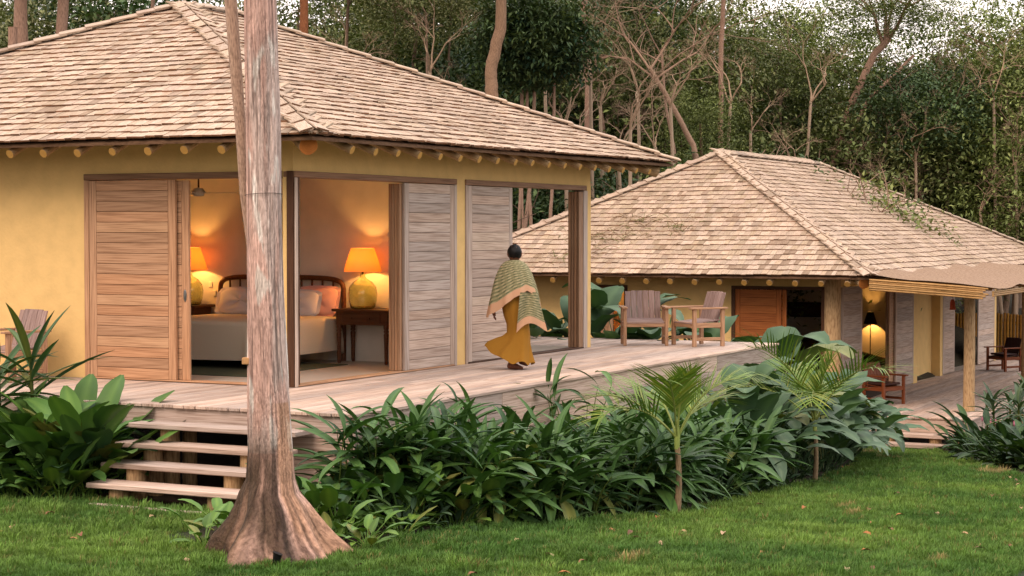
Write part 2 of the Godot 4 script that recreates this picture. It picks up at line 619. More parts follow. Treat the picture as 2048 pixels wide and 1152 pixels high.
func build_house_one() -> void:
	var h := thing("garden_villa", "ochre villa with raised timber deck and lamplit bedroom behind open sliding doors", "house", H1)
	var eave := 2.83
	var a1 := Vector3(3.83, 4.98, -4.42)
	var a2 := Vector3(5.08, 4.98, -4.42)
	roof(h, [Vector3(-0.75, eave, -10.1), Vector3(-0.75, eave, 0.75), Vector3(9.68, eave + 0.03, 0.75), Vector3(9.68, eave + 0.03, -9.6)], a1, a2, 0.188, 0.06)
	# poles under the eaves
	var sl := (a1.y - eave) / (a1.x + 0.75)
	var sr := (a1.y - eave) / (0.75 - a1.z)
	var z := 0.02
	while z > -8.5:
		var e := minf(1.65, sr * (0.75 - z) / sl - 0.18)
		if e > 0.25: rafter(h, Vector3(-0.70, eave + sl * 0.05 - 0.155, z), Vector3(-0.75 + e, eave + sl * e - 0.135, z + rr(-0.02, 0.02)), 0.05)
		z -= 0.512
	var x := 0.15
	while x < 9.3:
		var e := minf(1.65, minf(sl * (x + 0.75) / sr, (9.68 - x) * 1.1) - 0.18)
		if e > 0.25: rafter(h, Vector3(x, eave + sr * 0.05 - 0.155, 0.70), Vector3(x + rr(-0.02, 0.02), eave + sr * e - 0.135, 0.75 - e), 0.046)
		x += 0.512
	rafter(h, Vector3(-0.60, eave - 0.11, 0.60), Vector3(0.8, eave + 0.52, -0.9), 0.102, "hip_log")
	rafter(h, Vector3(9.45, eave - 0.10, 0.58), Vector3(8.0, eave + 0.52, -0.9), 0.10, "hip_log")
	# walls: the side with the steps
	var oc: Material = M.ochre_plaster
	var top := 3.08
	wall(h, Vector3(0, 0.0, -9.0), Vector3(0.16, top, -3.02), oc)
	wall(h, Vector3(0, 2.473, -3.02), Vector3(0.16, top, 0.0), oc)
	wall(h, Vector3(0.0, 0.0, -0.145), Vector3(0.10, 2.473, -0.085), oc, "corner_post")
	wall(h, Vector3(0.16, 2.475, -0.16), Vector3(8.18, top, -0.002), oc)
	wall(h, Vector3(3.87, 0, -0.15), Vector3(4.12, 2.475, 0.0), oc)
	wall(h, Vector3(8.04, 0, -0.15), Vector3(8.18, 2.475, 0.004), oc)
	wall(h, Vector3(8.02, 2.475, -9.0), Vector3(8.176, top, -0.162), oc)
	wall(h, Vector3(8.02, 0, -9.0), Vector3(8.174, 2.475, -3.6), oc)
	wall(h, Vector3(0.16, 0, -9.0), Vector3(8.02, top, -8.85), oc)
	# frames
	var dw: Material = M.door_wood
	var ww: Material = M.door_wood_lit_cool
	frame_bar(h, Vector3(-0.02, 0, -3.02), Vector3(0.15, 2.40, -2.945), dw)
	frame_bar(h, Vector3(-0.022, 2.402, -3.02), Vector3(0.15, 2.475, -0.15), M.frame_wood)
	frame_bar(h, Vector3(-0.02, 0, -0.083), Vector3(0.12, 2.475, 0.008), M.dark_wood)
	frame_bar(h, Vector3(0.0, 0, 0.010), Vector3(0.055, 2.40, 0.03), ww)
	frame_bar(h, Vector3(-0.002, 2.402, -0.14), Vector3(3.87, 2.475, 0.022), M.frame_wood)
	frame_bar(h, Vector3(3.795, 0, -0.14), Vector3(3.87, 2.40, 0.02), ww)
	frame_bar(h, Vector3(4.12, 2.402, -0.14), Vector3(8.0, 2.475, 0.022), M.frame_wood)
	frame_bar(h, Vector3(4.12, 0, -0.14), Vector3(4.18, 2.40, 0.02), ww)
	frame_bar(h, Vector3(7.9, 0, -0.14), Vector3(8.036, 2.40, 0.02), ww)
	frame_bar(h, Vector3(0.06, 0.004, -0.14), Vector3(3.79, 0.022, 0.03), dw, "door_sill")
	frame_bar(h, Vector3(-0.03, 0.004, -2.94), Vector3(0.14, 0.022, -0.15), dw, "door_sill")
	frame_bar(h, Vector3(4.19, 0.004, -0.14), Vector3(7.89, 0.022, 0.03), M.dark_wood, "door_sill")
	# sliding doors
	var lb := Basis(Vector3(0, 0, 1), Vector3.UP, Vector3(-1, 0, 0))
	door(h, Transform3D(lb, Vector3(0.0, 0.024, -2.935)), 1.285, 2.37, 19, dw)
	door(h, Transform3D(lb, Vector3(0.055, 0.024, -2.78)), 1.285, 2.36, 19, dw, "", true)
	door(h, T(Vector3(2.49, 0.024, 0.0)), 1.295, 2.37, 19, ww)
	leaf_edges(h, T(Vector3(2.46, 0.024, 0.0)), 1.295, 2.36, 4, 0.046, dw)
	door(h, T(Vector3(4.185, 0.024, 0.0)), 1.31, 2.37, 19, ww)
	for k in 4:
		var s := MB.new()
		s.col = tone(0.6, 0.95)
		s.box(T(Vector3(7.82, 1.2, -0.01 - 0.05 * k)), Vector3(0.14, 2.36, 0.036), 0.004)
		part(h, "door_leaf_edge", s.mesh(), dw)
	# inside
	part(h, "floor", bx(Vector3(0.0, -0.12, -8.85), Vector3(8.18, 0.003, -0.0), 0.0), M.pale_floor)
	part(h, "ceiling", bx(Vector3(0.16, 2.56, -8.85), Vector3(4.0, 2.60, -0.16), 0.0), M.white_plaster)
	part(h, "ceiling", bx(Vector3(4.0, 2.56, -8.85), Vector3(8.02, 2.60, -0.16), 0.0), M.dark_wood)
	wall(h, Vector3(3.97, 0.003, -8.85), Vector3(4.07, 2.56, -0.165), M.white_plaster)
	wall(h, Vector3(0.16, 0.003, -6.0), Vector3(3.97, 2.56, -5.9), M.white_plaster)
	for q in [[-4.05, 1.02], [-1.12, 0.42], [-3.98, 0.9]]:
		part(h, "socket_plate", bx(Vector3(3.955, q[1] - 0.04, q[0] - 0.03), Vector3(3.97, q[1] + 0.04, q[0] + 0.03), 0.003), M.white_plastic)
	build_bedroom()

func lamp_table(x: Transform3D, label: String, group: String) -> void:
	var t := thing("bedside_table", label, "table", x, group)
	var m: Material = M.furniture_wood
	part(t, "tabletop", bx(Vector3(-0.25, 0.70, -0.45), Vector3(0.25, 0.735, 0.45), 0.006), m)
	part(t, "apron", bx(Vector3(-0.21, 0.52, -0.40), Vector3(0.21, 0.70, 0.40), 0.004), m)
	var dr := part(t, "drawer", bx(Vector3(-0.225, 0.55, -0.30), Vector3(-0.21, 0.675, 0.30), 0.004, gray(0.85)), m)
	for s in [-0.14, 0.14]:
		var kb := MB.new()
		kb.lathe([Vector2(0.0, 0.03), Vector2(0.012, 0.028), Vector2(0.016, 0.018), Vector2(0.008, 0.006), Vector2(0.008, 0.0)], 10)
		part(dr, "knob", kb.mesh(), m, Transform3D(Basis(Vector3.BACK, PI / 2), Vector3(-0.225, 0.61, s)))
	for sx in [-0.18, 0.18]:
		for sz in [-0.37, 0.37]:
			var lg := MB.new()
			lg.lathe([Vector2(0.02, 0.0), Vector2(0.024, 0.02), Vector2(0.028, 0.25), Vector2(0.035, 0.40), Vector2(0.025, 0.42), Vector2(0.036, 0.44), Vector2(0.027, 0.46), Vector2(0.036, 0.48), Vector2(0.036, 0.52)], 12)
			part(t, "leg", lg.mesh(), m, T(Vector3(sx, 0.0, sz)))

func table_lamp(x: Transform3D, label: String) -> void:
	var t := thing("table_lamp", label, "lamp", x, "bottle lamps on the bedside tables")
	var g := MB.new()
	g.lathe([Vector2(0.0, 0.0), Vector2(0.15, 0.0), Vector2(0.168, 0.02), Vector2(0.19, 0.10), Vector2(0.20, 0.20), Vector2(0.185, 0.29), Vector2(0.13, 0.36), Vector2(0.06, 0.40), Vector2(0.035, 0.43), Vector2(0.033, 0.47), Vector2(0.04, 0.475), Vector2(0.028, 0.475), Vector2(0.029, 0.43), Vector2(0.054, 0.395), Vector2(0.124, 0.352), Vector2(0.178, 0.285), Vector2(0.193, 0.20), Vector2(0.183, 0.10), Vector2(0.161, 0.025), Vector2(0.145, 0.009), Vector2(0.0, 0.009)], 28)
	part(t, "glass_body", g.mesh(), M.bottle_glass)
	var rod := MB.new()
	rod.tube([Vector3(0, 0.46, 0), Vector3(0, 0.60, 0)], [0.018, 0.012], 10)
	part(t, "neck", rod.mesh(), M.black_metal)
	var s := MB.new()
	s.lathe([Vector2(0.255, 0.50), Vector2(0.235, 0.58), Vector2(0.19, 0.72), Vector2(0.155, 0.815)], 32)
	part(t, "lamp_shade", s.mesh(), M.lamp_shade_cloth)
	var bl := MB.new()
	bl.lathe([Vector2(0.0, 0.60), Vector2(0.025, 0.61), Vector2(0.032, 0.64), Vector2(0.02, 0.67), Vector2(0.0, 0.68)], 12)
	part(t, "bulb", bl.mesh(), M.bulb)
	var l := OmniLight3D.new()
	l.name = "glow"
	l.light_color = Color(1.0, 0.72, 0.38)
	l.light_energy = 0.18
	l.light_size = 0.03
	l.omni_range = 12.0
	l.omni_attenuation = 2.0
	l.shadow_enabled = true
	l.position = Vector3(0, 0.64, 0)
	t.add_child(l)

func pillow(x: Transform3D, sz: Vector3, label: String, mt: Material) -> void:
	var mb := MB.new()
	var rows := []
	var nr := 14
	var nc := 28
	for r in nr + 1:
		var ph := -PI / 2 + PI * r / nr
		var row := PackedVector3Array()
		for q in nc:
			var th := TAU * q / nc
			var cx := signf(cos(th)) * pow(absf(cos(th)), 0.55)
			var cy := signf(sin(th)) * pow(absf(sin(th)), 0.55)
			var rad := pow(maxf(cos(ph), 0.0), 0.45)
			var pin := 1.0 - 0.10 * pow(absf(sin(th * 2.0)), 0.6) * 0.0 - 0.07 * (1.0 - absf(sin(2.0 * th)))
			var p := Vector3(cx * rad * pin, cy * rad * pin, signf(ph) * pow(absf(sin(ph)), 1.3) * (1.0 - 0.55 * pow(absf(cx * cy), 1.5)))
			p += Vector3(0, 0, 0.03 * fn.get_noise_2d(p.x * 90.0 + sz.x * 100, p.y * 90.0))
			row.append(Vector3(p.x * sz.x / 2, p.y * sz.y / 2, p.z * sz.z / 2))
		rows.append(row)
	mb.grid(rows, true)
	var t := thing("pillow", label, "pillow", x)
	part(t, "cushion", mb.mesh(), mt)
	var fl := MB.new()   # flat flange round the edge
	var outer := []
	for r in 2:
		var row := PackedVector3Array()
		for q in 36:
			var th := TAU * q / 36
			var cx := signf(cos(th)) * pow(absf(cos(th)), 0.4)
			var cy := signf(sin(th)) * pow(absf(sin(th)), 0.4)
			var k := 0.94 if r == 0 else 1.09 + 0.01 * sin(th * 13.0)
			row.append(Vector3(cx * k * sz.x / 2, cy * k * sz.y / 2, 0.012 * sin(th * 9.0) * r))
		outer.append(row)
	fl.grid(outer, true)
	part(t, "flange", fl.mesh(), mt)

func build_bedroom() -> void:
	var fw: Material = M.furniture_wood
	var b := thing("spindle_bed", "double bed with dark spindle headboard under a cream spread", "bed", H1 * T(Vector3(2.9, 0.003, -2.79)))
	# headboard: bent rail, spindles
	var rail := MB.new()
	var pts := []
	for k in 25:
		var a := PI * k / 24.0
		var cx := signf(-cos(a)) * pow(absf(cos(a)), 0.35) * 1.03
		pts.append(Vector3(0.98, 0.86 + 0.28 * pow(sin(a), 0.35), cx))
	pts.insert(0, Vector3(0.98, 0.0, -1.03))
	pts.append(Vector3(0.98, 0.0, 1.03))
	var rad := []
	for k in pts.size(): rad.append(0.035)
	rail.tube(pts, rad, 10)
	part(b, "headboard", rail.mesh(), fw)
	for k in 11:
		var s := MB.new()
		var z := -0.86 + 0.172 * k
		s.tube([Vector3(0.98, 0.40, z), Vector3(0.98, 0.78, z), Vector3(0.98, 1.13, z)], [0.016, 0.021, 0.014], 8)
		part(b, "spindle", s.mesh(), fw)
	for q in [[-0.98, -0.98], [-0.98, 0.98]]:
		part(b, "leg", bx(Vector3(q[0] - 0.04, 0, q[1] - 0.04), Vector3(q[0] + 0.04, 0.34, q[1] + 0.04), 0.006), fw)
	part(b, "bed_frame", bx(Vector3(-1.0, 0.20, -1.0), Vector3(0.96, 0.32, 1.0), 0.01), fw)
	part(b, "mattress", bx(Vector3(-1.0, 0.32, -1.01), Vector3(0.95, 0.58, 1.01), 0.05), M.pillow_cotton)
	# spread: one sheet over the top and down three sides, with folds
	var sp := MB.new()
	var rows := []
	var per := 110
	var prof := [[0.0, 0.625], [0.7, 0.622], [0.93, 0.618], [0.99, 0.602], [1.012, 0.56], [1.02, 0.42], [1.028, 0.28], [1.034, 0.13]]
	for p in prof:
		var row := PackedVector3Array()
		for q in per:
			var a := TAU * q / per
			var cx := signf(cos(a)) * pow(absf(cos(a)), 0.13)
			var cz := signf(sin(a)) * pow(absf(sin(a)), 0.13)
			var k: float = p[0]
			var drop: float = clampf((0.6 - p[1]) / 0.43, 0.0, 1.0)
			var wv := 0.022 * drop * sin(a * 42.0 + 2.0 * sin(a * 7.0)) + 0.012 * drop * sin(a * 19.0 + 1.0)
			var y: float = p[1] + 0.03 * drop * drop * sin(a * 5.0 + 0.6) + 0.012 * fn.get_noise_2d(cx * k * 120.0, cz * k * 120.0) * (1.0 - drop)
			row.append(Vector3(clampf(cx * (k + wv) * 1.0 - 0.02, -2.0, 0.93), y, cz * (k + wv) * 1.03))
		rows.append(row)
	sp.grid(rows, true, 1, 1, null, true)
	part(b, "bedspread", sp.mesh(), M.linen)
	# pillows lean on the headboard
	var lean := Basis(Vector3(0, 0, -1), Vector3(0.36, 0.93, 0), Vector3(-0.93, 0.36, 0)).orthonormalized()
	pillow(H1 * Transform3D(lean, Vector3(3.66, 0.80, -3.28)), Vector3(0.84, 0.40, 0.17), "pale grey pillow at the headboard end beside the far bottle lamp", M.pillow_cotton)
	pillow(H1 * Transform3D(lean, Vector3(3.58, 0.79, -2.37)), Vector3(0.80, 0.38, 0.17), "white pillow in front of the pink pillow on the bed", M.pillow_cotton)
	pillow(H1 * Transform3D(lean, Vector3(3.74, 0.82, -2.10)), Vector3(0.66, 0.42, 0.15), "pink pillow with frilled edge behind a white pillow", M.pink_cotton)
	lamp_table(H1 * T(Vector3(3.70, 0.003, -1.24)), "dark wooden bedside table with drawer, near the folded door leaves", "bedside tables")
	lamp_table(H1 * T(Vector3(3.70, 0.003, -4.40)), "dark wooden bedside table behind the half-open slatted door", "bedside tables")
	table_lamp(H1 * T(Vector3(3.66, 0.740, -1.32)), "lit orange-shaded glass bottle lamp near the folded door leaves")
	table_lamp(H1 * T(Vector3(3.66, 0.740, -4.20)), "lit orange-shaded glass bottle lamp beside the half-open slatted door")
	var rug := thing("rug", "dull green rug on the floor under the bed", "rug", H1 * T(Vector3(2.1, 0.004, -2.8)))
	part(rug, "pile", bx(Vector3(-1.15, 0, -1.5), Vector3(1.15, 0.012, 1.5), 0.004), M.green_rug)
	var fan := thing("ceiling_fan", "pale ceiling fan hanging high in the bedroom doorway", "fan", H1 * T(Vector3(2.2, 2.56, -2.95)))
	var rod := MB.new()
	rod.tube([Vector3(0, 0, 0), Vector3(0, -0.22, 0)], [0.012, 0.012], 8)
	part(fan, "rod", rod.mesh(), M.dark_wood)
	var hub := MB.new()
	hub.lathe([Vector2(0.0, -0.32), Vector2(0.07, -0.31), Vector2(0.09, -0.26), Vector2(0.06, -0.21), Vector2(0.0, -0.20)], 16)
	part(fan, "hub", hub.mesh(), M.white_plastic)
	for k in 3:
		part(fan, "blade", bx(Vector3(0.08, -0.275, -0.06), Vector3(0.58, -0.265, 0.06), 0.003), M.white_plastic, T(Vector3.ZERO, 0.7 + TAU * k / 3))


# ---------------------------------------------------------------- decks, steps, chairs
func plank(parent: Node3D, called: String, lo: Vector3, hi: Vector3, mt: Material, bev := 0.004) -> void:
	part(parent, called, bx(lo, hi, bev, tone(0.64, 1.04, 0.05)), mt)

func build_deck_one() -> void:
	var d := thing("wooden_deck", "pale weathered plank deck wrapping round the lamplit villa", "deck", H1)
	var m: Material = M.deck_wood
	var y0 := -0.035
	var z := 2.25
	while z > -7.2:
		var lo := z - 0.129
		if z > 0.05:
			var x := -2.32 + rr(-0.01, 0.01)
			while x < 10.5:
				var nx := minf(x + rr(3.2, 5.2), 10.5)
				if 10.5 - nx < 1.2: nx = 10.5
				plank(d, "plank", Vector3(x, y0, lo), Vector3(nx - 0.004, rr(-0.002, 0.0), z), m)
				x = nx
		else:
			plank(d, "plank", Vector3(-2.32 + rr(-0.01, 0.01), y0, lo), Vector3(-0.034, rr(-0.002, 0.0), z), m)
			if z > -3.4: plank(d, "plank", Vector3(8.19, y0, lo), Vector3(10.5, rr(-0.002, 0.0), z), m)
		z -= 0.1375
	# skirting boards below the planks
	for k in 4:
		var t := y0 - 0.004 - 0.225 * k
		var x := -2.28
		while x < 10.45:
			var nx := minf(x + rr(2.6, 4.4), 10.45)
			plank(d, "skirting_board", Vector3(x, t - 0.22, 2.185), Vector3(nx - 0.004, t, 2.222), m)
			x = nx
		plank(d, "skirting_board", Vector3(-2.28, t - 0.22, 1.0 if k > 0 else -3.0), Vector3(-2.244, t, 2.18), m)
	for k in 3:
		var t := y0 - 0.004 - 0.225 * k
		plank(d, "skirting_board", Vector3(10.42, t - 0.22, -3.0), Vector3(10.456, t, 2.18), m)
	for p in [[-2.2, 2.1], [1.2, 2.05], [4.6, 2.05], [8.0, 2.05], [10.3, 2.05], [-2.1, 0.1], [-2.1, -2.6], [8.4, -2.8], [10.3, -2.8]]:
		var mb := MB.new()
		var wp := H1 * Vector3(p[0], 0, p[1])
		var by := gy(wp) - 1.0 - 0.1
		mb.tube([Vector3(p[0], by, p[1]), Vector3(p[0], y0, p[1])], [0.08, 0.075], 10)
		part(d, "post", mb.mesh(), M.log_wood)

func build_steps_one() -> void:
	var s := thing("wooden_steps", "four plank steps on round log stubs climbing from the lawn to the deck", "steps", H1)
	for k in 4:
		var y := -0.17 * (k + 1)
		var xf := -2.36 - 0.27 * (k + 1)
		plank(s, "tread", Vector3(xf, y - 0.052, -0.28 + 0.04 * k), Vector3(xf + 0.32, y, 1.76), M.deck_wood, 0.008)
		for z in [0.12, 1.3]:
			var mb := MB.new()
			mb.col = tone(0.8, 1.0)
			mb.tube([Vector3(xf + 0.17, -0.95, z), Vector3(xf + 0.165, y - 0.06, z)], [0.105, 0.10], 14, true, Color(-1, 0, 0), 0.03)
			part(s, "log_stub", mb.mesh(), M.log_wood)
	plank(s, "base_board", Vector3(-3.74, -0.92, 0.1), Vector3(-3.66, -0.83, 1.74), M.deck_wood, 0.005)

func armchair(x: Transform3D, label: String, wood: Material, slat: Material, group: String, cushion := false) -> void:
	var c := thing("deck_armchair", label, "chair", x, group)
	for sx in [-1.0, 1.0]:
		part(c, "leg", bx(Vector3(sx * 0.325 - 0.025, 0, 0.24), Vector3(sx * 0.325 + 0.025, 0.575, 0.30), 0.004), wood)
		part(c, "leg", bx(Vector3(sx * 0.325 - 0.025, 0, -0.26), Vector3(sx * 0.325 + 0.025, 0.575, -0.20), 0.004), wood)
		part(c, "armrest", bx(Vector3(sx * 0.335 - 0.045, 0.577, -0.30), Vector3(sx * 0.335 + 0.045, 0.605, 0.36), 0.006), wood)
		part(c, "side_rail", bx(Vector3(sx * 0.325 - 0.015, 0.29, -0.198), Vector3(sx * 0.325 + 0.015, 0.365, 0.238), 0.004), wood)
		part(c, "stretcher", bx(Vector3(sx * 0.325 - 0.013, 0.09, -0.198), Vector3(sx * 0.325 + 0.013, 0.14, 0.238), 0.004), wood)
	part(c, "front_rail", bx(Vector3(-0.298, 0.29, 0.255), Vector3(0.298, 0.37, 0.285), 0.004), wood)
	part(c, "back_rail", bx(Vector3(-0.298, 0.27, -0.245), Vector3(0.298, 0.34, -0.215), 0.004), wood)
	var tilt := Transform3D(Basis(Vector3.RIGHT, 0.10), Vector3(0, 0.37, 0.02))
	for k in 5:
		var mb := MB.new()
		mb.col = tone(0.75, 1.0)
		mb.uo = Vector2(k, k * 0.3)
		mb.box(tilt * T(Vector3(0, 0.012, -0.2 + 0.105 * k)), Vector3(0.58, 0.02, 0.098), 0.004)
		part(c, "seat_slat", mb.mesh(), slat)
	var back := Transform3D(Basis(Vector3.RIGHT, -0.30), Vector3(0, 0.36, -0.17))
	for k in 6:
		var mb := MB.new()
		mb.col = tone(0.72, 1.0)
		mb.uo = Vector2(k * 0.7, k * 0.4)
		var hh := 0.50 - (0.012 if k == 0 or k == 5 else 0.0)
		mb.box(back * T(Vector3(-0.235 + 0.094 * k, hh / 2, 0)), Vector3(0.089, hh, 0.02), 0.004)
		part(c, "back_slat", mb.mesh(), slat)
	if cushion:
		part(c, "cushion", bx(Vector3(-0.27, 0.40, -0.2), Vector3(0.27, 0.45, 0.25), 0.02), M.dark_leather)

func build_deck_chairs() -> void:
	var g := "slatted armchairs on the near deck"
	armchair(H1 * T(Vector3(9.12, 0.001, 0.50), -1.08), "slatted armchair beside another on the deck, between it and the corner post", M.chair_wood, M.chair_slat, g)
	armchair(H1 * T(Vector3(9.35, 0.001, 1.33), -2.25), "slatted armchair turned aside, near the open end of the deck", M.chair_wood, M.chair_slat, g)
	armchair(H1 * T(Vector3(-0.62, 0.001, -3.62), -PI / 2 - 0.25), "slatted armchair against the ochre wall behind the strap-leaved plant", M.chair_wood, M.chair_slat, g)


func build_house_two() -> void:
	var h := thing("far_villa", "second ochre villa lower down the garden with long shingled roof and pergola", "house", H2)
	var eave := 2.66
	var a1 := Vector3(3.93, 5.33, -3.93)
	var a2 := Vector3(11.25, 5.30, -3.9)
	roof(h, [Vector3(-1, eave, -8.86), Vector3(-1, eave, 1.0), Vector3(19.2, eave, 1.0), Vector3(19.2, eave, -8.86)], a1, a2, 0.205, 0.14)
	var s := (a1.y - eave) / (a1.x + 1.0)
	var z := 0.55
	while z > -8.0:
		var e := minf(1.6, 1.0 - z - 0.15)
		rafter(h, Vector3(-0.95, eave + s * 0.05 - 0.175, z), Vector3(-1.0 + e, eave + s * e - 0.14, z), 0.062)
		z -= 0.535
	var x := 1.0
	while x < 18.0:
		rafter(h, Vector3(x, eave + s * 0.10 - 0.14, 0.9), Vector3(x, eave + s * 1.6 - 0.14, -0.6), 0.055)
		x += 0.8
	rafter(h, Vector3(-0.88, eave - 0.12, 0.88), Vector3(0.6, eave + 0.62, -0.6), 0.125, "hip_log")
	var oc: Material = M.ochre_plaster
	var top := 3.05
	# front wall, with a lit window and a wide doorway
	wall(h, Vector3(0, 0, -8.0), Vector3(0.16, top, -5.35), oc)
	wall(h, Vector3(0, 0, -4.55), Vector3(0.16, top, -2.20), oc)
	wall(h, Vector3(0, 2.40, -5.35), Vector3(0.16, top, -4.55), oc)
	wall(h, Vector3(0, 2.42, -2.20), Vector3(0.16, top, 0.0), oc)
	wall(h, Vector3(0.16, 0, -8.0), Vector3(16.0, top, -7.85), oc)
	for q in [[-5.35, -5.27, 0.0, 2.33], [-4.63, -4.55, 0.0, 2.33], [-2.20, -2.12, 0.0, 2.35], [-0.27, -0.18, 0.0, 2.35]]:
		frame_bar(h, Vector3(-0.02, q[2], q[0]), Vector3(0.14, q[3], q[1]), M.dark_wood)
	frame_bar(h, Vector3(-0.022, 2.332, -5.35), Vector3(0.14, 2.40, -4.55), M.dark_wood)
	frame_bar(h, Vector3(-0.022, 2.352, -2.20), Vector3(0.14, 2.42, -0.18), M.dark_wood)
	var lb := Basis(Vector3(0, 0, 1), Vector3.UP, Vector3(-1, 0, 0))
	door(h, Transform3D(lb, Vector3(0.02, 0.02, -2.12)), 1.0, 2.33, 14, M.door_wood_lit_orange)
	part(h, "door_leaf_edge", bx(Vector3(0.05, 0.02, -1.12), Vector3(0.09, 2.35, -1.03), 0.004), M.door_wood_lit_orange)
	door(h, Transform3D(lb, Vector3(0.06, 0.02, -5.25)), 0.34, 2.30, 14, M.door_wood)
	# side wall towards the pergola
	wall(h, Vector3(0.2, 2.42, -0.16), Vector3(16.0, top, 0.0), oc)
	wall(h, Vector3(6.2, 0, -0.14), Vector3(6.55, 2.42, 0.01), oc)
	wall(h, Vector3(6.55, 0, -0.36), Vector3(8.72, 2.42, -0.2), oc)
	wall(h, Vector3(8.72, 0, -0.36), Vector3(8.97, 2.42, 0.01), oc)
	door(h, T(Vector3(0.5, 0.02, 0.0)), 1.45, 2.38, 16, M.door_wood_lit_cool)
	leaf_edges(h, T(Vector3(4.25, 0.02, 0.0)), 1.5, 2.38, 2, 0.05, M.door_wood)
	door(h, T(Vector3(4.62, 0.02, 0.0)), 1.56, 2.38, 16, M.door_wood_lit_cool)
	door(h, T(Vector3(8.98, 0.02, 0.0)), 1.2, 2.38, 16, M.door_wood_lit_cool)
	door(h, T(Vector3(12.8, 0.02, 0.0)), 1.95, 2.38, 16, M.door_wood_lit_cool)
	wall(h, Vector3(14.78, 0, -0.14), Vector3(15.0, 2.42, 0.01), oc)
	var col := MB.new()
	col.tube([Vector3(-0.05, -0.05, -0.02), Vector3(-0.05, 1.2, -0.02), Vector3(-0.05, 2.75, -0.02)], [0.175, 0.17, 0.165], 20, true, Color(-1, 0, 0), 0.02)
	part(h, "log_column", col.mesh(), M.log_wood)
	part(h, "floor", bx(Vector3(0.0, -0.12, -7.85), Vector3(16.0, 0.004, -0.02)), M.pale_floor)
	part(h, "ceiling", bx(Vector3(0.16, 2.52, -7.85), Vector3(9.0, 2.56, -0.17)), M.white_plaster)
	wall(h, Vector3(7.5, 0.004, -7.85), Vector3(7.6, 2.52, -0.37), M.white_plaster)
	wall(h, Vector3(2.2, 0.004, -7.85), Vector3(2.3, 2.52, -4.3), M.white_plaster)
	wall(h, Vector3(0.17, 0.004, -4.3), Vector3(2.3, 2.52, -4.2), M.white_plaster)
	var b := thing("wall_panel_picture", "long dark picture on the pale wall inside the far doorway", "picture", H2 * T(Vector3(7.47, 1.62, -2.85)))
	part(b, "frame", bx(Vector3(-0.02, -0.18, -0.62), Vector3(0.02, 0.18, 0.62), 0.006), M.dark_canvas)
	part(b, "canvas", bx(Vector3(-0.024, -0.15, -0.58), Vector3(-0.02, 0.15, 0.58)), M.dark_wood)
	var f := thing("framed_picture", "small framed print hung beside the black floor lamp", "picture", H2 * T(Vector3(7.46, 1.32, -0.74)))
	part(f, "print", bx(Vector3(-0.012, -0.40, -0.17), Vector3(0.01, 0.40, 0.17)), M.white_plaster)
	for q in [[-0.42, -0.19, -0.40, 0.19], [0.40, -0.19, 0.42, 0.19], [-0.40, -0.19, 0.40, -0.17], [-0.40, 0.17, 0.40, 0.19]]:
		part(f, "frame_bar", bx(Vector3(-0.025, q[0], q[1]), Vector3(0.01, q[2], q[3])), M.dark_canvas)
	# floor lamp
	var l := thing("floor_lamp", "black floor lamp with dark cone shade throwing light up the wall", "lamp", H2 * T(Vector3(7.30, 0.004, -1.33)))
	var st := MB.new()
	st.tube([Vector3(0, 0.02, 0), Vector3(0, 1.45, 0)], [0.012, 0.012], 8)
	part(l, "stem", st.mesh(), M.black_metal)
	var fo := MB.new()
	fo.lathe([Vector2(0.0, 0.0), Vector2(0.15, 0.0), Vector2(0.15, 0.02), Vector2(0.0, 0.03)], 20)
	part(l, "foot", fo.mesh(), M.black_metal)
	var sh := MB.new()
	sh.lathe([Vector2(0.165, 1.31), Vector2(0.12, 1.46), Vector2(0.075, 1.60)], 24)
	part(l, "lamp_shade", sh.mesh(), M.black_metal)
	lamp_light(l, Vector3(0, 1.46, 0), 0.42)
	# bedroom lamp behind the lit window
	var l2 := thing("window_lamp", "glowing orange lamp on a stand inside the lit far window", "lamp", H2 * T(Vector3(1.75, 0.004, -5.1)))
	var st2 := MB.new()
	st2.tube([Vector3(0, 0, 0), Vector3(0, 0.9, 0)], [0.12, 0.03], 12)
	part(l2, "base", st2.mesh(), M.furniture_wood)
	var sh2 := MB.new()
	sh2.lathe([Vector2(0.24, 0.90), Vector2(0.15, 1.20)], 24)
	part(l2, "lamp_shade", sh2.mesh(), M.lamp_shade_cloth)
	lamp_light(l2, Vector3(0, 1.02, 0), 0.5)

func lamp_light(t: Node3D, at: Vector3, e: float) -> void:
	var bl := MB.new()
	bl.lathe([Vector2(0.0, -0.04), Vector2(0.025, -0.03), Vector2(0.032, 0.0), Vector2(0.02, 0.03), Vector2(0.0, 0.04)], 12, at)
	part(t, "bulb", bl.mesh(), M.bulb)
	var l := OmniLight3D.new()
	l.name = "glow"
	l.light_color = Color(1.0, 0.70, 0.34)
	l.light_energy = e
	l.light_size = 0.03
	l.omni_range = 12.0
	l.omni_attenuation = 2.0
	l.shadow_enabled = true
	l.position = at
	t.add_child(l)

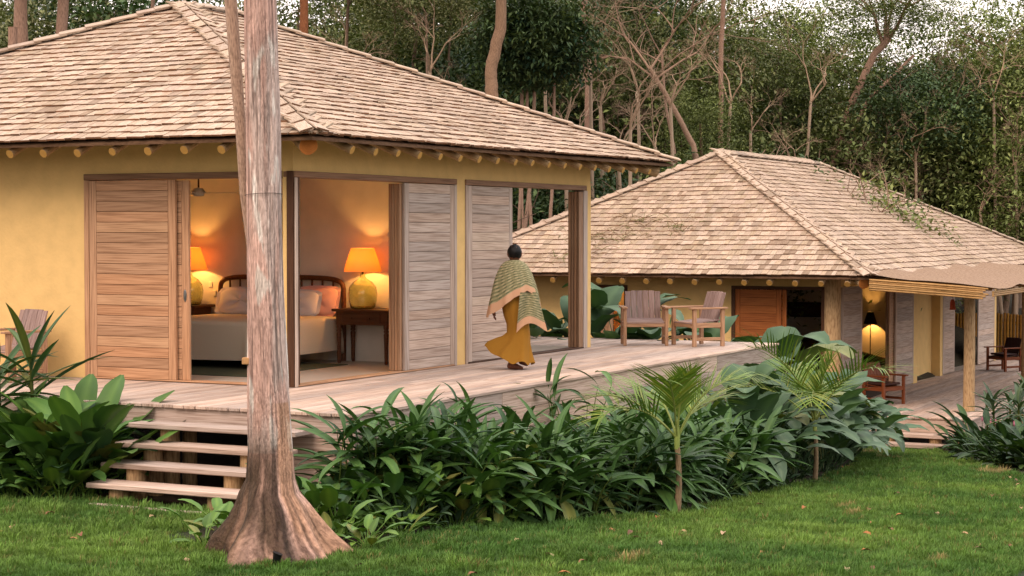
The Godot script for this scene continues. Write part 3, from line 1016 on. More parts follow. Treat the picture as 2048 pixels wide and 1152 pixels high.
func build_far_terrace() -> void:
	var d := thing("far_deck", "plank terrace of the far villa under the pergola", "deck", H2)
	var m: Material = M.deck_wood
	var z := 3.1
	while z > 0.02:
		var x := -1.35 + rr(-0.01, 0.01)
		while x < 15.5:
			var nx := minf(x + rr(3.4, 5.4), 15.5)
			if 15.5 - nx < 1.2: nx = 15.5
			plank(d, "plank", Vector3(x, -0.035, z - 0.129), Vector3(nx - 0.004, rr(-0.002, 0.0), z), m)
			x = nx
		z -= 0.1375
	plank(d, "skirting_board", Vector3(-1.32, -0.30, -0.2), Vector3(-1.28, -0.039, 3.06), m)
	plank(d, "skirting_board", Vector3(-1.28, -0.30, 3.02), Vector3(15.4, -0.039, 3.06), m)
	for p in [[-1.2, 2.9], [4.0, 2.9], [-1.2, 0.4], [9.0, 2.9]]:
		var mb := MB.new()
		mb.tube([Vector3(p[0], -1.0, p[1]), Vector3(p[0], -0.036, p[1])], [0.09, 0.09], 10)
		part(d, "post", mb.mesh(), M.log_wood)
	var s := thing("far_steps", "low plank steps on log stubs below the far terrace", "steps", H2)
	for k in 2:
		var y := -0.30 - 0.16 * k
		var xf := -1.66 - 0.30 * k
		plank(s, "tread", Vector3(xf, y - 0.07, 0.5), Vector3(xf + 0.32, y, 2.75), m, 0.006)
		for zz in [0.75, 1.55, 2.45]:
			var mb := MB.new()
			mb.col = tone(0.8, 1.0)
			mb.tube([Vector3(xf + 0.16, -1.0, zz), Vector3(xf + 0.16, y - 0.07, zz)], [0.13, 0.12], 12)
			part(s, "log_stub", mb.mesh(), M.log_wood)
	# pergola
	var p := thing("pergola", "bamboo pergola with reed mat cover and round log column", "pergola", H2)
	for q in [[0.27, 2.67], [5.4, 2.75], [10.6, 2.75]]:
		var mb := MB.new()
		mb.col = tone(0.9, 1.0)
		mb.tube([Vector3(q[0], -0.02, q[1]), Vector3(q[0] + 0.01, 1.1, q[1]), Vector3(q[0], 2.34, q[1])], [0.115, 0.11, 0.105], 18, true, Color(-1, 0, 0), 0.02)
		part(p, "log_column", mb.mesh(), M.log_wood)
	for k in 6:
		var mb := MB.new()
		mb.col = tone(0.75, 1.05)
		var yy := 2.615 - 0.037 * k
		var xx := -1.04 + 0.012 * (k % 2)
		var pts := []
		for j in 7:
			var f := j / 6.0
			pts.append(Vector3(xx + rr(-0.008, 0.008), lerpf(yy, yy - 0.14, f) + 0.02 * f * (1 - f) - 0.012, lerpf(1.02, 3.32 - 0.05 * (k % 3), f)))
		mb.tube(pts, [0.021, 0.021, 0.020, 0.021, 0.020, 0.019, 0.019], 9)
		part(p, "bamboo_pole", mb.mesh(), M.bamboo)
	var beam := MB.new()
	beam.tube([Vector3(-0.9, 2.40, 2.68), Vector3(5, 2.42, 2.72), Vector3(11.5, 2.42, 2.75)], [0.055, 0.055, 0.055], 10)
	part(p, "beam", beam.mesh(), M.log_wood)
	for k in 12:
		var mb := MB.new()
		mb.col = tone(0.75, 1.05)
		var xx := -0.85 + 1.0 * k
		mb.tube([Vector3(xx, 2.55, 0.95), Vector3(xx, 2.48, 2.2), Vector3(xx, 2.44, 3.35)], [0.025, 0.025, 0.022], 8)
		part(p, "bamboo_pole", mb.mesh(), M.bamboo)
	for k in 3:
		var mb := MB.new()
		mb.col = tone(0.7, 1.0)
		mb.tube([Vector3(-1.0, 2.40 - 0.035 * k, 3.40), Vector3(5, 2.40 - 0.035 * k, 3.42), Vector3(11, 2.42 - 0.035 * k, 3.4)], [0.02, 0.02, 0.02], 8)
		part(p, "bamboo_pole", mb.mesh(), M.bamboo)
	var mt := MB.new()
	var rows := []
	for r in 40:
		var row := PackedVector3Array()
		var xx := lerpf(-1.06, 11.2, r / 39.0)
		for q in 9:
			var f := q / 8.0
			var sag := 0.03 * sin(xx * 2.1 + q * 0.7) + 0.05 * fn.get_noise_2d(xx * 40.0, q * 15.0)
			row.append(Vector3(xx + 0.03 * fn.get_noise_2d(q * 60.0, r * 3.0), lerpf(2.75, 2.47, f) + sag * 0.9 + rr(-0.008, 0.008), lerpf(0.85, 3.46 + 0.05 * fn.get_noise_2d(r * 40.0, 9.0), f)))
		rows.append(row)
	mt.grid(rows, false, 3.0, 12.0)
	part(p, "reed_mat", mt.mesh(), M.reed_mat)
	# pendant, chairs, fence
	var pn := thing("hanging_bell", "small red clay bell hanging under the pergola", "ornament", H2 * T(Vector3(0.2, 2.36, 2.35)))
	var cd := MB.new()
	cd.tube([Vector3.ZERO, Vector3(0, -0.16, 0)], [0.004, 0.004], 6)
	part(pn, "cord", cd.mesh(), M.black_metal)
	var be := MB.new()
	be.lathe([Vector2(0.0, -0.15), Vector2(0.03, -0.155), Vector2(0.05, -0.22), Vector2(0.055, -0.33), Vector2(0.065, -0.36), Vector2(0.05, -0.355)], 14)
	part(pn, "bell", be.mesh(), M.clay)
	armchair(H2 * T(Vector3(0.95, 0.001, 0.75), -0.4), "reddish wooden armchair half hidden by broad grey-green leaves", M.chair_wood_red, M.chair_wood_red, "armchairs on the far terrace", true)
	armchair(H2 * T(Vector3(11.2, 0.001, 1.05), -2.2), "dark armchair with cushion against the last panelled door of the far villa", M.chair_wood_red, M.dark_leather, "armchairs on the far terrace", true)
	armchair(H2 * T(Vector3(11.9, 0.001, 2.0), -2.4), "dark armchair beyond the cushioned one, before the bamboo fence", M.chair_wood_red, M.dark_leather, "armchairs on the far terrace", true)
	var fc := thing("bamboo_fence", "yellow upright bamboo cane fence beyond the far terrace", "fence", H2 * T(Vector3(17.2, 0, 0.0)))
	for k in 58:
		var mb := MB.new()
		mb.col = tone(0.65, 1.05, 0.08)
		var zz := -3.2 + 0.09 * k
		var tp := 1.18 + rr(-0.03, 0.03)
		mb.tube([Vector3(rr(-0.01, 0.01), -1.4, zz), Vector3(0, 0.2, zz + rr(-0.01, 0.01)), Vector3(0, tp, zz)], [0.043, 0.043, 0.04], 7)
		part(fc, "cane", mb.mesh(), M.bamboo_fence_cane)
	for y in [0.0, 0.9]:
		part(fc, "rail", bx(Vector3(0.045, y, -3.25), Vector3(0.085, y + 0.05, 2.1)), M.bamboo_fence_cane)


# ---------------------------------------------------------------- leaves and plants
func blade(mb: MB, at: Transform3D, ln: float, wd: float, a0: float, droop: float, fold: float, nr: int, tip: float, c0: Color, rib: Color, wav := 0.0) -> void:
	# a leaf blade from the origin of `at`, rising along +Y and leaning to +Z
	var rows := []
	var cols := []
	var p := Vector3.ZERO
	var a := a0
	var cr := c0
	for r in nr + 1:
		var f := r / float(nr)
		var w := wd * pow(sin(PI * clampf(pow(f, tip), 0.012, 0.992)), 0.5 if wd > 0.3 * ln else 0.75) * 0.5
		var dirv := Vector3(0, cos(a), sin(a))
		var up := Vector3(0, -sin(a), cos(a)) * -1.0
		var row := PackedVector3Array()
		for q in [-1.0, -0.5, 0.0, 0.5, 1.0]:
			var lift := absf(q) * w * fold + wav * w * sin(f * 17.0 + q * 2.0) * absf(q)
			row.append(at * (p + Vector3(q * w, 0, 0) + up * lift))
		rows.append(row)
		cols.append([cr, cr, rib, cr, cr])
		p += dirv * (ln / nr)
		a += droop / nr
	mb.grid(rows, false, 1.0, 1.0, cols)

func leaf_set(key: String, cnt: int, pet: Vector2, ln: Vector2, wd: Vector2, lean: Vector2, droop: Vector2, fold: float, tip: float, cols: Array, wav := 0.0) -> Array:
	var out := []
	for k in cnt:
		var mb := MB.new()
		var pl := rr(pet.x, pet.y)
		var a0 := rr(lean.x, lean.y)
		var a1 := a0 + rr(0.05, 0.45)
		var c0: Color = cols[rng.randi() % cols.size()]
		c0 = c0 * rr(0.8, 1.2)
		if k == 3 and key != "smallshrub": c0 = Color(0.20, 0.19, 0.05).lerp(c0, 0.45)
		var end := Vector3.ZERO
		if pl > 0.02:
			var mid := Vector3(0, cos(a0), sin(a0)) * pl * 0.5
			end = mid + Vector3(0, cos(a1), sin(a1)) * pl * 0.5
			mb.col = Color(c0.r * 1.3, c0.g * 1.2, c0.b)
			mb.tube([Vector3(0, -0.03, 0), mid, end], [0.012, 0.009, 0.006], 4, false)
		blade(mb, Transform3D(Basis(Vector3.UP, rr(-0.5, 0.5)), end), rr(ln.x, ln.y), rr(wd.x, wd.y), a1 + rr(-0.15, 0.35), rr(droop.x, droop.y), fold + rr(-0.1, 0.15), 7, tip, c0, Color(c0.r * 1.5, c0.g * 1.35, c0.b * 1.3), wav)
		out.append(mb.mesh())
	cache[key] = out
	return out

func rosette(called: String, label: String, cat: String, group: String, p: Vector3, set_key: String, cnt: int, sc: float, mt: Material, tiltmax := 0.25, spread := 0.12) -> void:
	p.y = gy(p)
	var t := thing(called, label, cat, T(p), group)
	var ms: Array = cache[set_key]
	var y0 := rng.randf() * TAU
	for k in cnt:
		var yaw := y0 + k * 2.4 + rr(-0.35, 0.35)
		var s := sc * rr(0.72, 1.12)
		var b := Basis(Vector3.UP, yaw) * Basis(Vector3.RIGHT, rr(-0.05, tiltmax))
		part(t, "leaf", ms[rng.randi() % ms.size()], mt, Transform3D(b.scaled_local(Vector3(s, s, s)), b.z * rr(0.0, spread) + Vector3(0, -0.01, 0)))

func ginger(label: String, group: String, p: Vector3, canes: int, ht: float, lean_to: Vector3) -> void:
	p.y = gy(p)
	var t := thing("ginger_plant", label, "plant", T(p), group)
	var ms: Array = cache["ginger"]
	for c in canes:
		var hh := ht * rr(0.75, 1.1)
		var dirn := (Vector3(rr(-1, 1), 0, rr(-1, 1)) * 0.75 + lean_to * 0.8)
		var lean := rr(0.15, 0.5)
		var base := Vector3(rr(-0.14, 0.14), -0.02, rr(-0.14, 0.14))
		var pts := []
		for k in 6:
			var f := k / 5.0
			pts.append(base + Vector3(0, hh * f * (1.0 - 0.16 * lean * f), 0) + dirn * lean * hh * f * f * 0.75)
		var mb := MB.new()
		mb.col = Color(0.6, 0.62, 0.5)
		mb.tube(pts, [0.011, 0.01, 0.009, 0.008, 0.006, 0.004], 5, false)
		part(t, "stem", mb.mesh(), M.stem_green)
		var yaw := rng.randf() * TAU
		var nl := 8
		for k in nl:
			var f := lerpf(0.22, 1.0, k / float(nl - 1))
			var seg := minf(f * 5.0, 4.999)
			var i := int(seg)
			var at: Vector3 = pts[i].lerp(pts[i + 1], seg - i)
			var b := Basis(Vector3.UP, yaw + (PI if k % 2 else 0.0) + rr(-0.5, 0.5))
			var s := rr(0.75, 1.15) * (0.8 + 0.35 * sin(f * PI))
			var tl := rr(0.35, 0.8) * (1.15 - f)
			if k == nl - 1: tl = -0.35
			b = b * Basis(Vector3.RIGHT, tl)
			part(t, "leaf", ms[rng.randi() % ms.size()], M.leaf_gloss, Transform3D(b.scaled_local(Vector3(s, s, s)), at))

func frond_mesh(ln: float, lean: float, droop: float) -> Mesh:
	var mb := MB.new()
	var pts := []
	var rad := []
	var p := Vector3.ZERO
	var a := lean
	var dirs := []
	for k in 13:
		pts.append(p)
		dirs.append(a)
		rad.append(lerpf(0.014, 0.003, k / 12.0))
		p += Vector3(0, cos(a), sin(a)) * ln / 12.0
		a += droop / 12.0 * (0.4 + k * 0.12)
	mb.col = Color(0.22, 0.27, 0.07)
	mb.tube(pts, rad, 5, false)
	var nl := 21
	for k in nl:
		var f := lerpf(0.34, 1.0, k / float(nl - 1))
		var seg := minf(f * 12.0, 11.999)
		var i := int(seg)
		var at: Vector3 = pts[i].lerp(pts[i + 1], seg - i)
		var an: float = lerpf(dirs[i], dirs[mini(i + 1, 12)], seg - i)
		for side in [-1.0, 1.0]:
			var lw := ln * 0.40 * (0.55 + 0.75 * sin(PI * clampf(f * 0.85 + 0.08, 0, 1))) * rr(0.9, 1.1)
			var g := rr(0.8, 1.25)
			var c0 := Color(0.12 * g, 0.195 * g, 0.032 * g)
			if rng.randf() < 0.25: c0 = Color(0.21 * g, 0.25 * g, 0.05)
			var fw := Vector3(0, cos(an), sin(an))
			var up := Vector3(0, sin(an), -cos(an))
			var out := (Vector3(side, 0, 0) * 0.8 + fw * (0.62 + 0.4 * f) + up * rr(0.1, 0.6)).normalized()
			var bt := fw.cross(out).normalized() * 0.0 + out.cross(up).normalized()
			var rows := []
			var q := at
			var dd := out
			for r in 5:
				var fr := r / 4.0
				var w := 0.0125 * (1.0 - fr * fr * 0.97) * (0.5 if r == 0 else 1.0)
				rows.append(PackedVector3Array([q - bt * w, q + bt * w]))
				q += dd * lw / 4.0
				dd = (dd + Vector3(0, -0.10, 0)).normalized()
			mb.col = c0
			mb.grid(rows, false)
	return mb.mesh()

func palm(label: String, p: Vector3, ht: float, fl: float, nf: int, yaw0: float) -> void:
	p.y = gy(p) - 0.02
	var t := thing("young_palm", label, "palm", T(p), "young palms at the lawn edge")
	var mb := MB.new()
	var pts := []
	var rad := []
	var n := 22
	for k in n:
		var f := k / float(n - 1)
		pts.append(Vector3(0.02 * sin(f * 3.0), ht * f, 0))
		rad.append(lerpf(0.043, 0.026, pow(f, 0.5)) * (1.07 if k % 2 == 0 else 0.96))
	mb.col = Color(0.40, 0.36, 0.24)
	mb.tube(pts, rad, 10, true)
	part(t, "trunk", mb.mesh(), M.forest_bark)
	var sh := MB.new()
	sh.col = Color(0.25, 0.32, 0.08)
	sh.tube([Vector3(0.0, ht * 0.97, 0), Vector3(0, ht + 0.10, 0), Vector3(0, ht + 0.28, 0)], [0.028, 0.032, 0.018], 8)
	part(t, "crown_shaft", sh.mesh(), M.leaf_palm)
	for k in nf:
		var lean := rr(0.35, 0.85) if k > 1 else rr(0.05, 0.15)
		var m := frond_mesh(fl * (rr(0.85, 1.1) if k > 1 else 0.62), lean, rr(1.1, 1.7) if k > 1 else 0.5)
		part(t, "frond", m, M.leaf_palm, T(Vector3(0, ht + 0.08, 0), yaw0 + k * TAU / nf + rr(-0.25, 0.25)))

func palm_free(x: float, z: float, r := 0.42) -> bool:
	for q in [Vector2(0.0, 4.70), Vector2(6.09, 4.24)]:
		for k in 8:
			if (q + Vector2(-0.83, 0.55) * (k * 0.15) - Vector2(x, z)).length() < r: return false
	return true

func L1(x: float, z: float) -> Vector3:
	return H1 * Vector3(x, 0, z)

func build_plants() -> void:
	var dk := [Color(0.040, 0.092, 0.030), Color(0.050, 0.108, 0.032), Color(0.032, 0.076, 0.031), Color(0.064, 0.135, 0.034)]
	var lt := [Color(0.085, 0.17, 0.035), Color(0.11, 0.20, 0.035), Color(0.075, 0.15, 0.035)]
	var gl := [Color(0.066, 0.122, 0.066), Color(0.08, 0.14, 0.076), Color(0.056, 0.108, 0.052), Color(0.095, 0.152, 0.09)]
	leaf_set("paddle", 12, Vector2(0.14, 0.46), Vector2(0.24, 0.36), Vector2(0.12, 0.17), Vector2(0.05, 0.5), Vector2(0.1, 1.1), 0.25, 0.85, dk + lt + [dk[3]], 0.05)
	leaf_set("paddle_bright", 8, Vector2(0.08, 0.28), Vector2(0.20, 0.30), Vector2(0.085, 0.13), Vector2(0.1, 0.6), Vector2(0.1, 0.9), 0.3, 0.75, lt, 0.05)
	leaf_set("ginger", 12, Vector2(0, 0.01), Vector2(0.50, 0.76), Vector2(0.085, 0.125), Vector2(0.3, 0.8), Vector2(0.6, 1.7), 0.35, 0.9, dk, 0.03)
	leaf_set("calathea", 12, Vector2(0.45, 1.05), Vector2(0.52, 0.74), Vector2(0.30, 0.42), Vector2(0.08, 0.55), Vector2(0.5, 1.7), 0.14, 0.72, gl, 0.06)
	leaf_set("strap", 8, Vector2(0, 0.01), Vector2(0.62, 0.95), Vector2(0.065, 0.09), Vector2(0.15, 0.85), Vector2(0.2, 0.9), 0.45, 0.8, [Color(0.05, 0.095, 0.035), Color(0.04, 0.085, 0.035), Color(0.065, 0.11, 0.04)], 0.0)
	leaf_set("cordyline", 8, Vector2(0, 0.01), Vector2(0.42, 0.6), Vector2(0.07, 0.10), Vector2(0.15, 1.0), Vector2(0.2, 1.0), 0.4, 0.85, [Color(0.04, 0.07, 0.04), Color(0.055, 0.09, 0.045)], 0.0)
	leaf_set("smallshrub", 10, Vector2(0.05, 0.3), Vector2(0.15, 0.24), Vector2(0.045, 0.07), Vector2(0.1, 0.9), Vector2(0.2, 1.0), 0.3, 0.8, [Color(0.035, 0.075, 0.025), Color(0.05, 0.09, 0.025), Color(0.03, 0.06, 0.03)], 0.0)
	# beside the steps, away from the trunk
	var g := "paddle-leaved plants beside the steps"
	for k in 62:
		var x := rr(-3.65, -2.78)
		var z := -0.36 - pow(rng.randf(), 0.95) * 2.0
		var hi := sstep(-3.7, -2.8, x)
		rosette("paddle_leaf_plant", "low plant with broad glossy green paddle leaves banked beside the steps", "plant", g, L1(x, z), "paddle", 11, lerpf(0.75, 1.75, hi) * rr(0.9, 1.1), M.leaf_gloss, 0.45, 0.1)
	build_strap(L1(-2.75, -1.45), 1.08)
	build_strap(L1(-2.75, -1.9), 1.05)
	build_strap(L1(-2.95, -1.75), 0.85)
	# clumps round the big trunk
	for q in [[-5.05, 2.45, 0.95], [-4.75, 2.65, 1.0], [-4.35, 2.15, 0.9], [-4.45, 3.35, 1.0], [-4.2, 3.55, 0.9], [-4.0, 3.2, 1.1], [-4.55, 3.75, 0.8], [-3.75, 3.6, 0.9], [-4.1, 2.85, 1.2], [-3.8, 2.6, 1.25]]:
		rosette("bright_paddle_plant", "small plant with light green paddle leaves at the foot of the big trunk", "plant", "light green plants round the big trunk", L1(q[0], q[1]), "paddle_bright", 12, q[2], M.leaf_gloss, 0.5, 0.06)
	for k in 26:
		var x := rr(-4.0, -2.0)
		rosette("paddle_leaf_plant", "plant with broad dark paddle leaves between the big trunk and the ginger hedge", "plant", "dark paddle plants behind the big trunk", L1(x, rr(2.5, bed_edge(x) - 0.15)), "paddle", 11, rr(0.8, 1.2), M.leaf_gloss, 0.5, 0.08)
	# ginger hedge along the deck
	for k in 104:
		var x := rr(-2.7, 4.4)
		var e := bed_edge(x)
		var z := rr(2.75, e - 0.2)
		if not palm_free(x, z): continue
		var inner := 1.0 - (z - 2.4) / (e - 2.4)
		ginger("ginger plant with long arching dark leaves in the hedge along the deck", "ginger plants along the deck", L1(x, z), 3, lerpf(0.55, 0.80, inner) * (1.15 if x < -1.2 else (1.0 if x < 1.0 else 1.2)), DZ * 0.75 + DU * 0.1)
	for k in 16:
		ginger("ginger plant with long arching dark leaves hiding the corner of the deck", "ginger plants at the deck corner", L1(rr(-3.2, -1.3), rr(2.4, 3.2)), 3, rr(0.72, 0.95), DZ * 0.4)
	for q in [[-2.1, 2.6], [-1.7, 2.85], [-0.9, 2.55], [2.0, 2.5], [2.4, 2.7]]:
		ginger("taller ginger plant rising above the deck edge", "tall gingers beside the deck", L1(q[0], q[1]), 3, 1.05 if q[0] < 0.0 else 1.3, DZ * 0.1)
	# low fill at the lawn edge
	for k in 40:
		var x := rr(-3.8, 9.5)
		var ez := bed_edge(x) - rr(0.1, 0.4)
		if not palm_free(x, ez): continue
		rosette("edging_plant", "low dark leafy plant filling the lawn edge below the hedge", "plant", "low plants at the lawn edge", L1(x, ez), "smallshrub", 12, rr(0.8, 1.3), M.leaf_gloss, 0.7, 0.1)
	# big glaucous leaves
	for k in 46:
		var x := rr(4.3, 13.6)
		var e := bed_edge(x)
		var z := rr(2.5, e - 0.15)
		if not palm_free(x, z, 0.75): continue
		var inner := 1.0 - (z - 2.4) / (e - 2.4)
		rosette("broad_leaf_plant", "tall plant with broad grey-green leaves where the deck ends", "plant", "broad grey-green plants by the deck end", L1(x, z), "calathea", 12, lerpf(0.80, 1.35 if x < 10.5 else 1.05, inner), M.leaf_glaucous, 0.55, 0.15)
	for q in [[11.0, 1.9, 1.35], [11.1, 1.25, 1.4], [10.95, 0.6, 1.25], [11.2, -0.1, 1.3], [11.0, -0.8, 1.2], [11.1, -1.5, 1.35], [12.0, 0.6, 1.5], [12.2, -1.2, 1.3], [12.4, 2.2, 1.3], [13.4, 2.3, 1.15], [11.2, -2.3, 1.4], [11.8, 1.6, 1.6], [13.0, 1.2, 1.3]]:
		rosette("broad_leaf_plant", "tall plant with broad grey-green leaves behind the deck armchairs", "plant", "broad grey-green plants behind the armchairs", L1(q[0], q[1]), "calathea", 10, q[2], M.leaf_glaucous, 0.3, 0.12)
	for q in [[11.1, 0.35], [11.2, 0.9], [11.1, -0.2]]:
		ginger("dark narrow-leaved shrub between the deck armchairs and the far villa", "shrubs behind the armchairs", L1(q[0], q[1]), 3, 1.35, Vector3.ZERO)
	# planting beside the far steps
	for k in 46:
		var l := Vector2(rr(12.0, 17.0), rr(0.0, 1.6))
		var z := 3.4 + (17.1 - l.x) * 0.45 + l.y * 0.8
		rosette("shrub_plant", "dense low shrub with small dark leaves beside the far steps", "shrub", "low shrubs beside the far steps", L1(l.x, z), "smallshrub", 22, rr(1.6, 2.6), M.leaf_gloss, 0.8, 0.22)
	for q in [[17.0, 4.1, 1.4], [16.2, 4.4, 1.6], [15.0, 4.95, 1.5], [14.0, 5.3, 1.6], [12.9, 5.75, 1.4], [15.6, 5.1, 1.8], [16.6, 4.8, 1.7]]:
		var p := L1(q[0], q[1])
		build_strap(p, q[2] * 0.55, "cordyline_plant", "cordyline", "tall cordyline with a dark leaf rosette beside the pergola column", "cordylines beside the far steps")
	for k in 5:
		var p := L1(rr(14.5, 16.8), 0.0)
		p = H1 * Vector3((H1.affine_inverse() * p).x, 0, 3.7 + (17.1 - (H1.affine_inverse() * p).x) * 0.45 + rr(0.0, 0.6))
		p.y = gy(p) + rr(0.42, 0.62)
		var mb := MB.new()
		mb.col = Color(0.45, 0.16, 0.22)
		mb.lathe([Vector2(0.0, 0.0), Vector2(0.014, 0.02), Vector2(0.02, 0.05), Vector2(0.01, 0.09), Vector2(0.0, 0.11)], 8)
		mb.col = Color(0.08, 0.1, 0.04)
		mb.tube([Vector3(0, -0.5, 0), Vector3(0, 0.01, 0)], [0.005, 0.005], 5, false)
		var t := thing("pink_flower", "small pink flower spike in the shrubs beside the far steps", "flower", T(p), "pink flower spikes")
		part(t, "spike", mb.mesh(), M.dry_leaf)
	palm("young palm with arching fronds on a thin trunk before the ginger hedge", L1(0.0, 4.70), 0.72, 1.15, 8, 0.4)
	palm("young palm with wide fronds before the broad grey-green leaves", L1(6.09, 4.24), 0.74, 1.45, 9, 1.1)

func build_strap(p: Vector3, sc: float, called := "strap_leaf_plant", key := "strap", label := "tall plant of long dark strap leaves before the ochre wall", group := "strap-leaved plants") -> void:
	p.y = gy(p)
	var t := thing(called, label, "plant", T(p), group)
	var mb := MB.new()
	mb.col = Color(0.5, 0.42, 0.3)
	mb.tube([Vector3(0, -0.02, 0), Vector3(0.02, 0.45 * sc, 0), Vector3(0, 1.15 * sc, 0)], [0.025, 0.022, 0.018], 7)
	part(t, "stem", mb.mesh(), M.stem_green)
	for k in 15:
		var f := k / 14.0
		var b := Basis(Vector3.UP, k * 2.4 + rr(-0.3, 0.3)) * Basis(Vector3.RIGHT, lerpf(0.45, -0.3, f))
		var s := sc * rr(0.85, 1.15)
		part(t, "leaf", cache[key][rng.randi() % 8], M.leaf_gloss, Transform3D(b.scaled_local(Vector3(s, s, s)), Vector3(0, sc * lerpf(0.8, 1.14, f), 0)))


# ---------------------------------------------------------------- the big trunk by the steps
func interp(tab: Array, x: float, k: int) -> float:
	for j in tab.size() - 1:
		if x < tab[j + 1][0]:
			return lerpf(tab[j][k], tab[j + 1][k], clampf((x - tab[j][0]) / (tab[j + 1][0] - tab[j][0]), 0.0, 1.0))
	return tab[-1][k]

func build_big_tree() -> void:
	var base := Vector3(-1.93, 0.11, -14.98)
	var t := thing("big_tree", "pinkish lichen-patched trunk with flared buttress roots standing before the steps", "tree", T(base))
	# height above the base, radius, shift to the side
	var tab := [[-0.06, 0.62, 0.06], [0.04, 0.56, 0.04], [0.18, 0.47, 0.0], [0.245, 0.42, -0.004], [0.35, 0.35, -0.004], [0.45, 0.295, -0.015], [0.554, 0.24, -0.04], [0.66, 0.20, -0.03], [0.91, 0.18, -0.028], [1.35, 0.168, -0.045], [2.09, 0.150, -0.065], [2.69, 0.142, -0.075], [3.74, 0.136, -0.083], [4.55, 0.128, -0.10], [9.5, 0.10, -0.2]]
	var mb := MB.new()
	var rows := []
	var cols := []
	var nc := 150
	var hs := []
	var hh := -0.06
	while hh < 9.4:
		hs.append(hh)
		hh += 0.013 if hh < 1.4 else (0.03 if hh < 5.0 else 0.4)
	for h: float in hs:
		var r0 := interp(tab, h, 1)
		var sx := interp(tab, h, 2)
		var fl := clampf(1.0 - (h - 0.02) / 0.75, 0.0, 1.0)
		var row := PackedVector3Array()
		var crow := []
		for q in nc:
			var a := TAU * q / nc
			var tw := a + 0.25 * h
			var ridge := 0.5 * cos(tw * 3.0 + 0.5) + 0.75 * (1.0 - 2.0 * absf(sin(tw * 2.5 + 0.9))) + 0.5 * (1.0 - 2.0 * absf(sin(tw * 4.5 + 0.2)))
			var r := r0 * (1.0 + 0.24 * pow(fl, 0.9) * ridge)
			var ca := cos(a)
			var sa := sin(a)
			var n1 := fn.get_noise_3d(ca * 55.0, h * 14.0, sa * 55.0)
			var n2 := fn.get_noise_3d(ca * 160.0 + 50.0, h * 26.0, sa * 160.0)
			var n3 := fn.get_noise_3d(ca * 60.0 + 9.0, h * 60.0 + 100.0, sa * 60.0)
			var n4 := fn.get_noise_3d(ca * 95.0 + 300.0, h * 130.0, sa * 95.0)
			r += 0.010 * n1 + (0.006 + 0.03 * fl) * n2 + 0.010 * fn.get_noise_3d(ca * 420.0, h * 45.0, sa * 420.0)
			row.append(Vector3(sx + r * ca, h, r * sa))
			var c := Color(0.62, 0.44, 0.385).lerp(Color(0.48, 0.33, 0.285), clampf(0.5 + n1 * 1.4, 0, 1))
			var grey := clampf((n3 + 0.25 * ca + 0.02) * 5.0, 0.0, 1.0)
			if h > 0.9: c = c.lerp(Color(0.52, 0.475, 0.45), grey * 0.6)
			if n4 > 0.30 and h > 0.9: c = c.lerp(Color(0.74, 0.71, 0.67), clampf((n4 - 0.30) * 16.0, 0.0, 1.0))
			var spot := Vector2((ca + 0.12) / 0.5, (h - 2.27) / 0.11).length() + 1.2 * n2 + 0.9 * n4 + 0.5 * n3
			if sa > 0.0 and spot < 0.85: c = c.lerp(Color(0.74, 0.70, 0.65), clampf((0.85 - spot) * 6.0, 0.0, 0.9))
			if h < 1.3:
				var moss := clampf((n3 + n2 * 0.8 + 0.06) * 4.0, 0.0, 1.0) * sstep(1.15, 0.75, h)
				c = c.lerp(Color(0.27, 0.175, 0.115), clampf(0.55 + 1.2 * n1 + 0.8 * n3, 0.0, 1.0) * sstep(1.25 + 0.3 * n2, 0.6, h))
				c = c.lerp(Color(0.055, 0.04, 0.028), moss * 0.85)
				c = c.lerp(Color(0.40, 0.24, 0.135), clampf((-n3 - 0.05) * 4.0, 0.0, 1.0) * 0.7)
			var n5 := fn.get_noise_3d(ca * 520.0 + 40.0, h * 60.0, sa * 520.0)
			var n6 := fn.get_noise_3d(ca * 300.0 - 90.0, h * 210.0, sa * 300.0)
			c = c * (1.06 + 0.42 * n5 + 0.4 * n6)
			if n2 < -0.28: c = c * 0.72
			if n5 < -0.36: c = c * 0.6
			crow.append(c)
		rows.append(row)
		cols.append(crow)
	mb.grid(rows, true, 1.0, 9.5, cols, true)
	part(t, "trunk", mb.mesh(), M.smooth_bark)
	var s := MB.new()
	s.col = Color(0.66, 0.56, 0.48)
	s.tube([Vector3(-0.08, 0.5, -0.25), Vector3(-0.17, 2.2, -0.2), Vector3(-0.265, 3.0, -0.18), Vector3(-0.29, 3.5, -0.2), Vector3(-0.33, 4.0, -0.22), Vector3(-0.385, 4.7, -0.25), Vector3(-0.6, 7.5, -0.4)], [0.03, 0.03, 0.035, 0.045, 0.05, 0.052, 0.03], 14, true, Color(-1, 0, 0), 0.04)
	part(t, "second_stem", s.mesh(), M.forest_bark)
	var w := MB.new()
	var pts := []
	var rad := []
	for k in 33:
		var a := TAU * k / 32
		pts.append(Vector3(-0.08 + 0.150 * cos(a), 2.975 + 0.012 * sin(a + 0.6), 0.150 * sin(a)))
		rad.append(0.002)
	w.tube(pts, rad, 5, false)
	part(t, "wire", w.mesh(), M.black_metal)
	part(t, "peg", bx(Vector3(-0.25, 1.605, 0.02), Vector3(-0.19, 1.66, 0.08), 0.005, Color(1.0, 0.85, 0.7)), M.log_wood)
	var br := MB.new()
	for k in 7:
		var a := TAU * k / 7.0
		var p0 := Vector3(-0.2, 7.8 + 0.2 * k, 0)
		br.tube([p0, p0 + Vector3(cos(a) * 0.8, 0.9, sin(a) * 0.8), p0 + Vector3(cos(a) * 1.7, 1.5, sin(a) * 1.7)], [0.05, 0.035, 0.012], 7, true)
	br.col = Color(0.4, 0.3, 0.25)
	part(t, "limbs", br.mesh(), M.forest_bark)
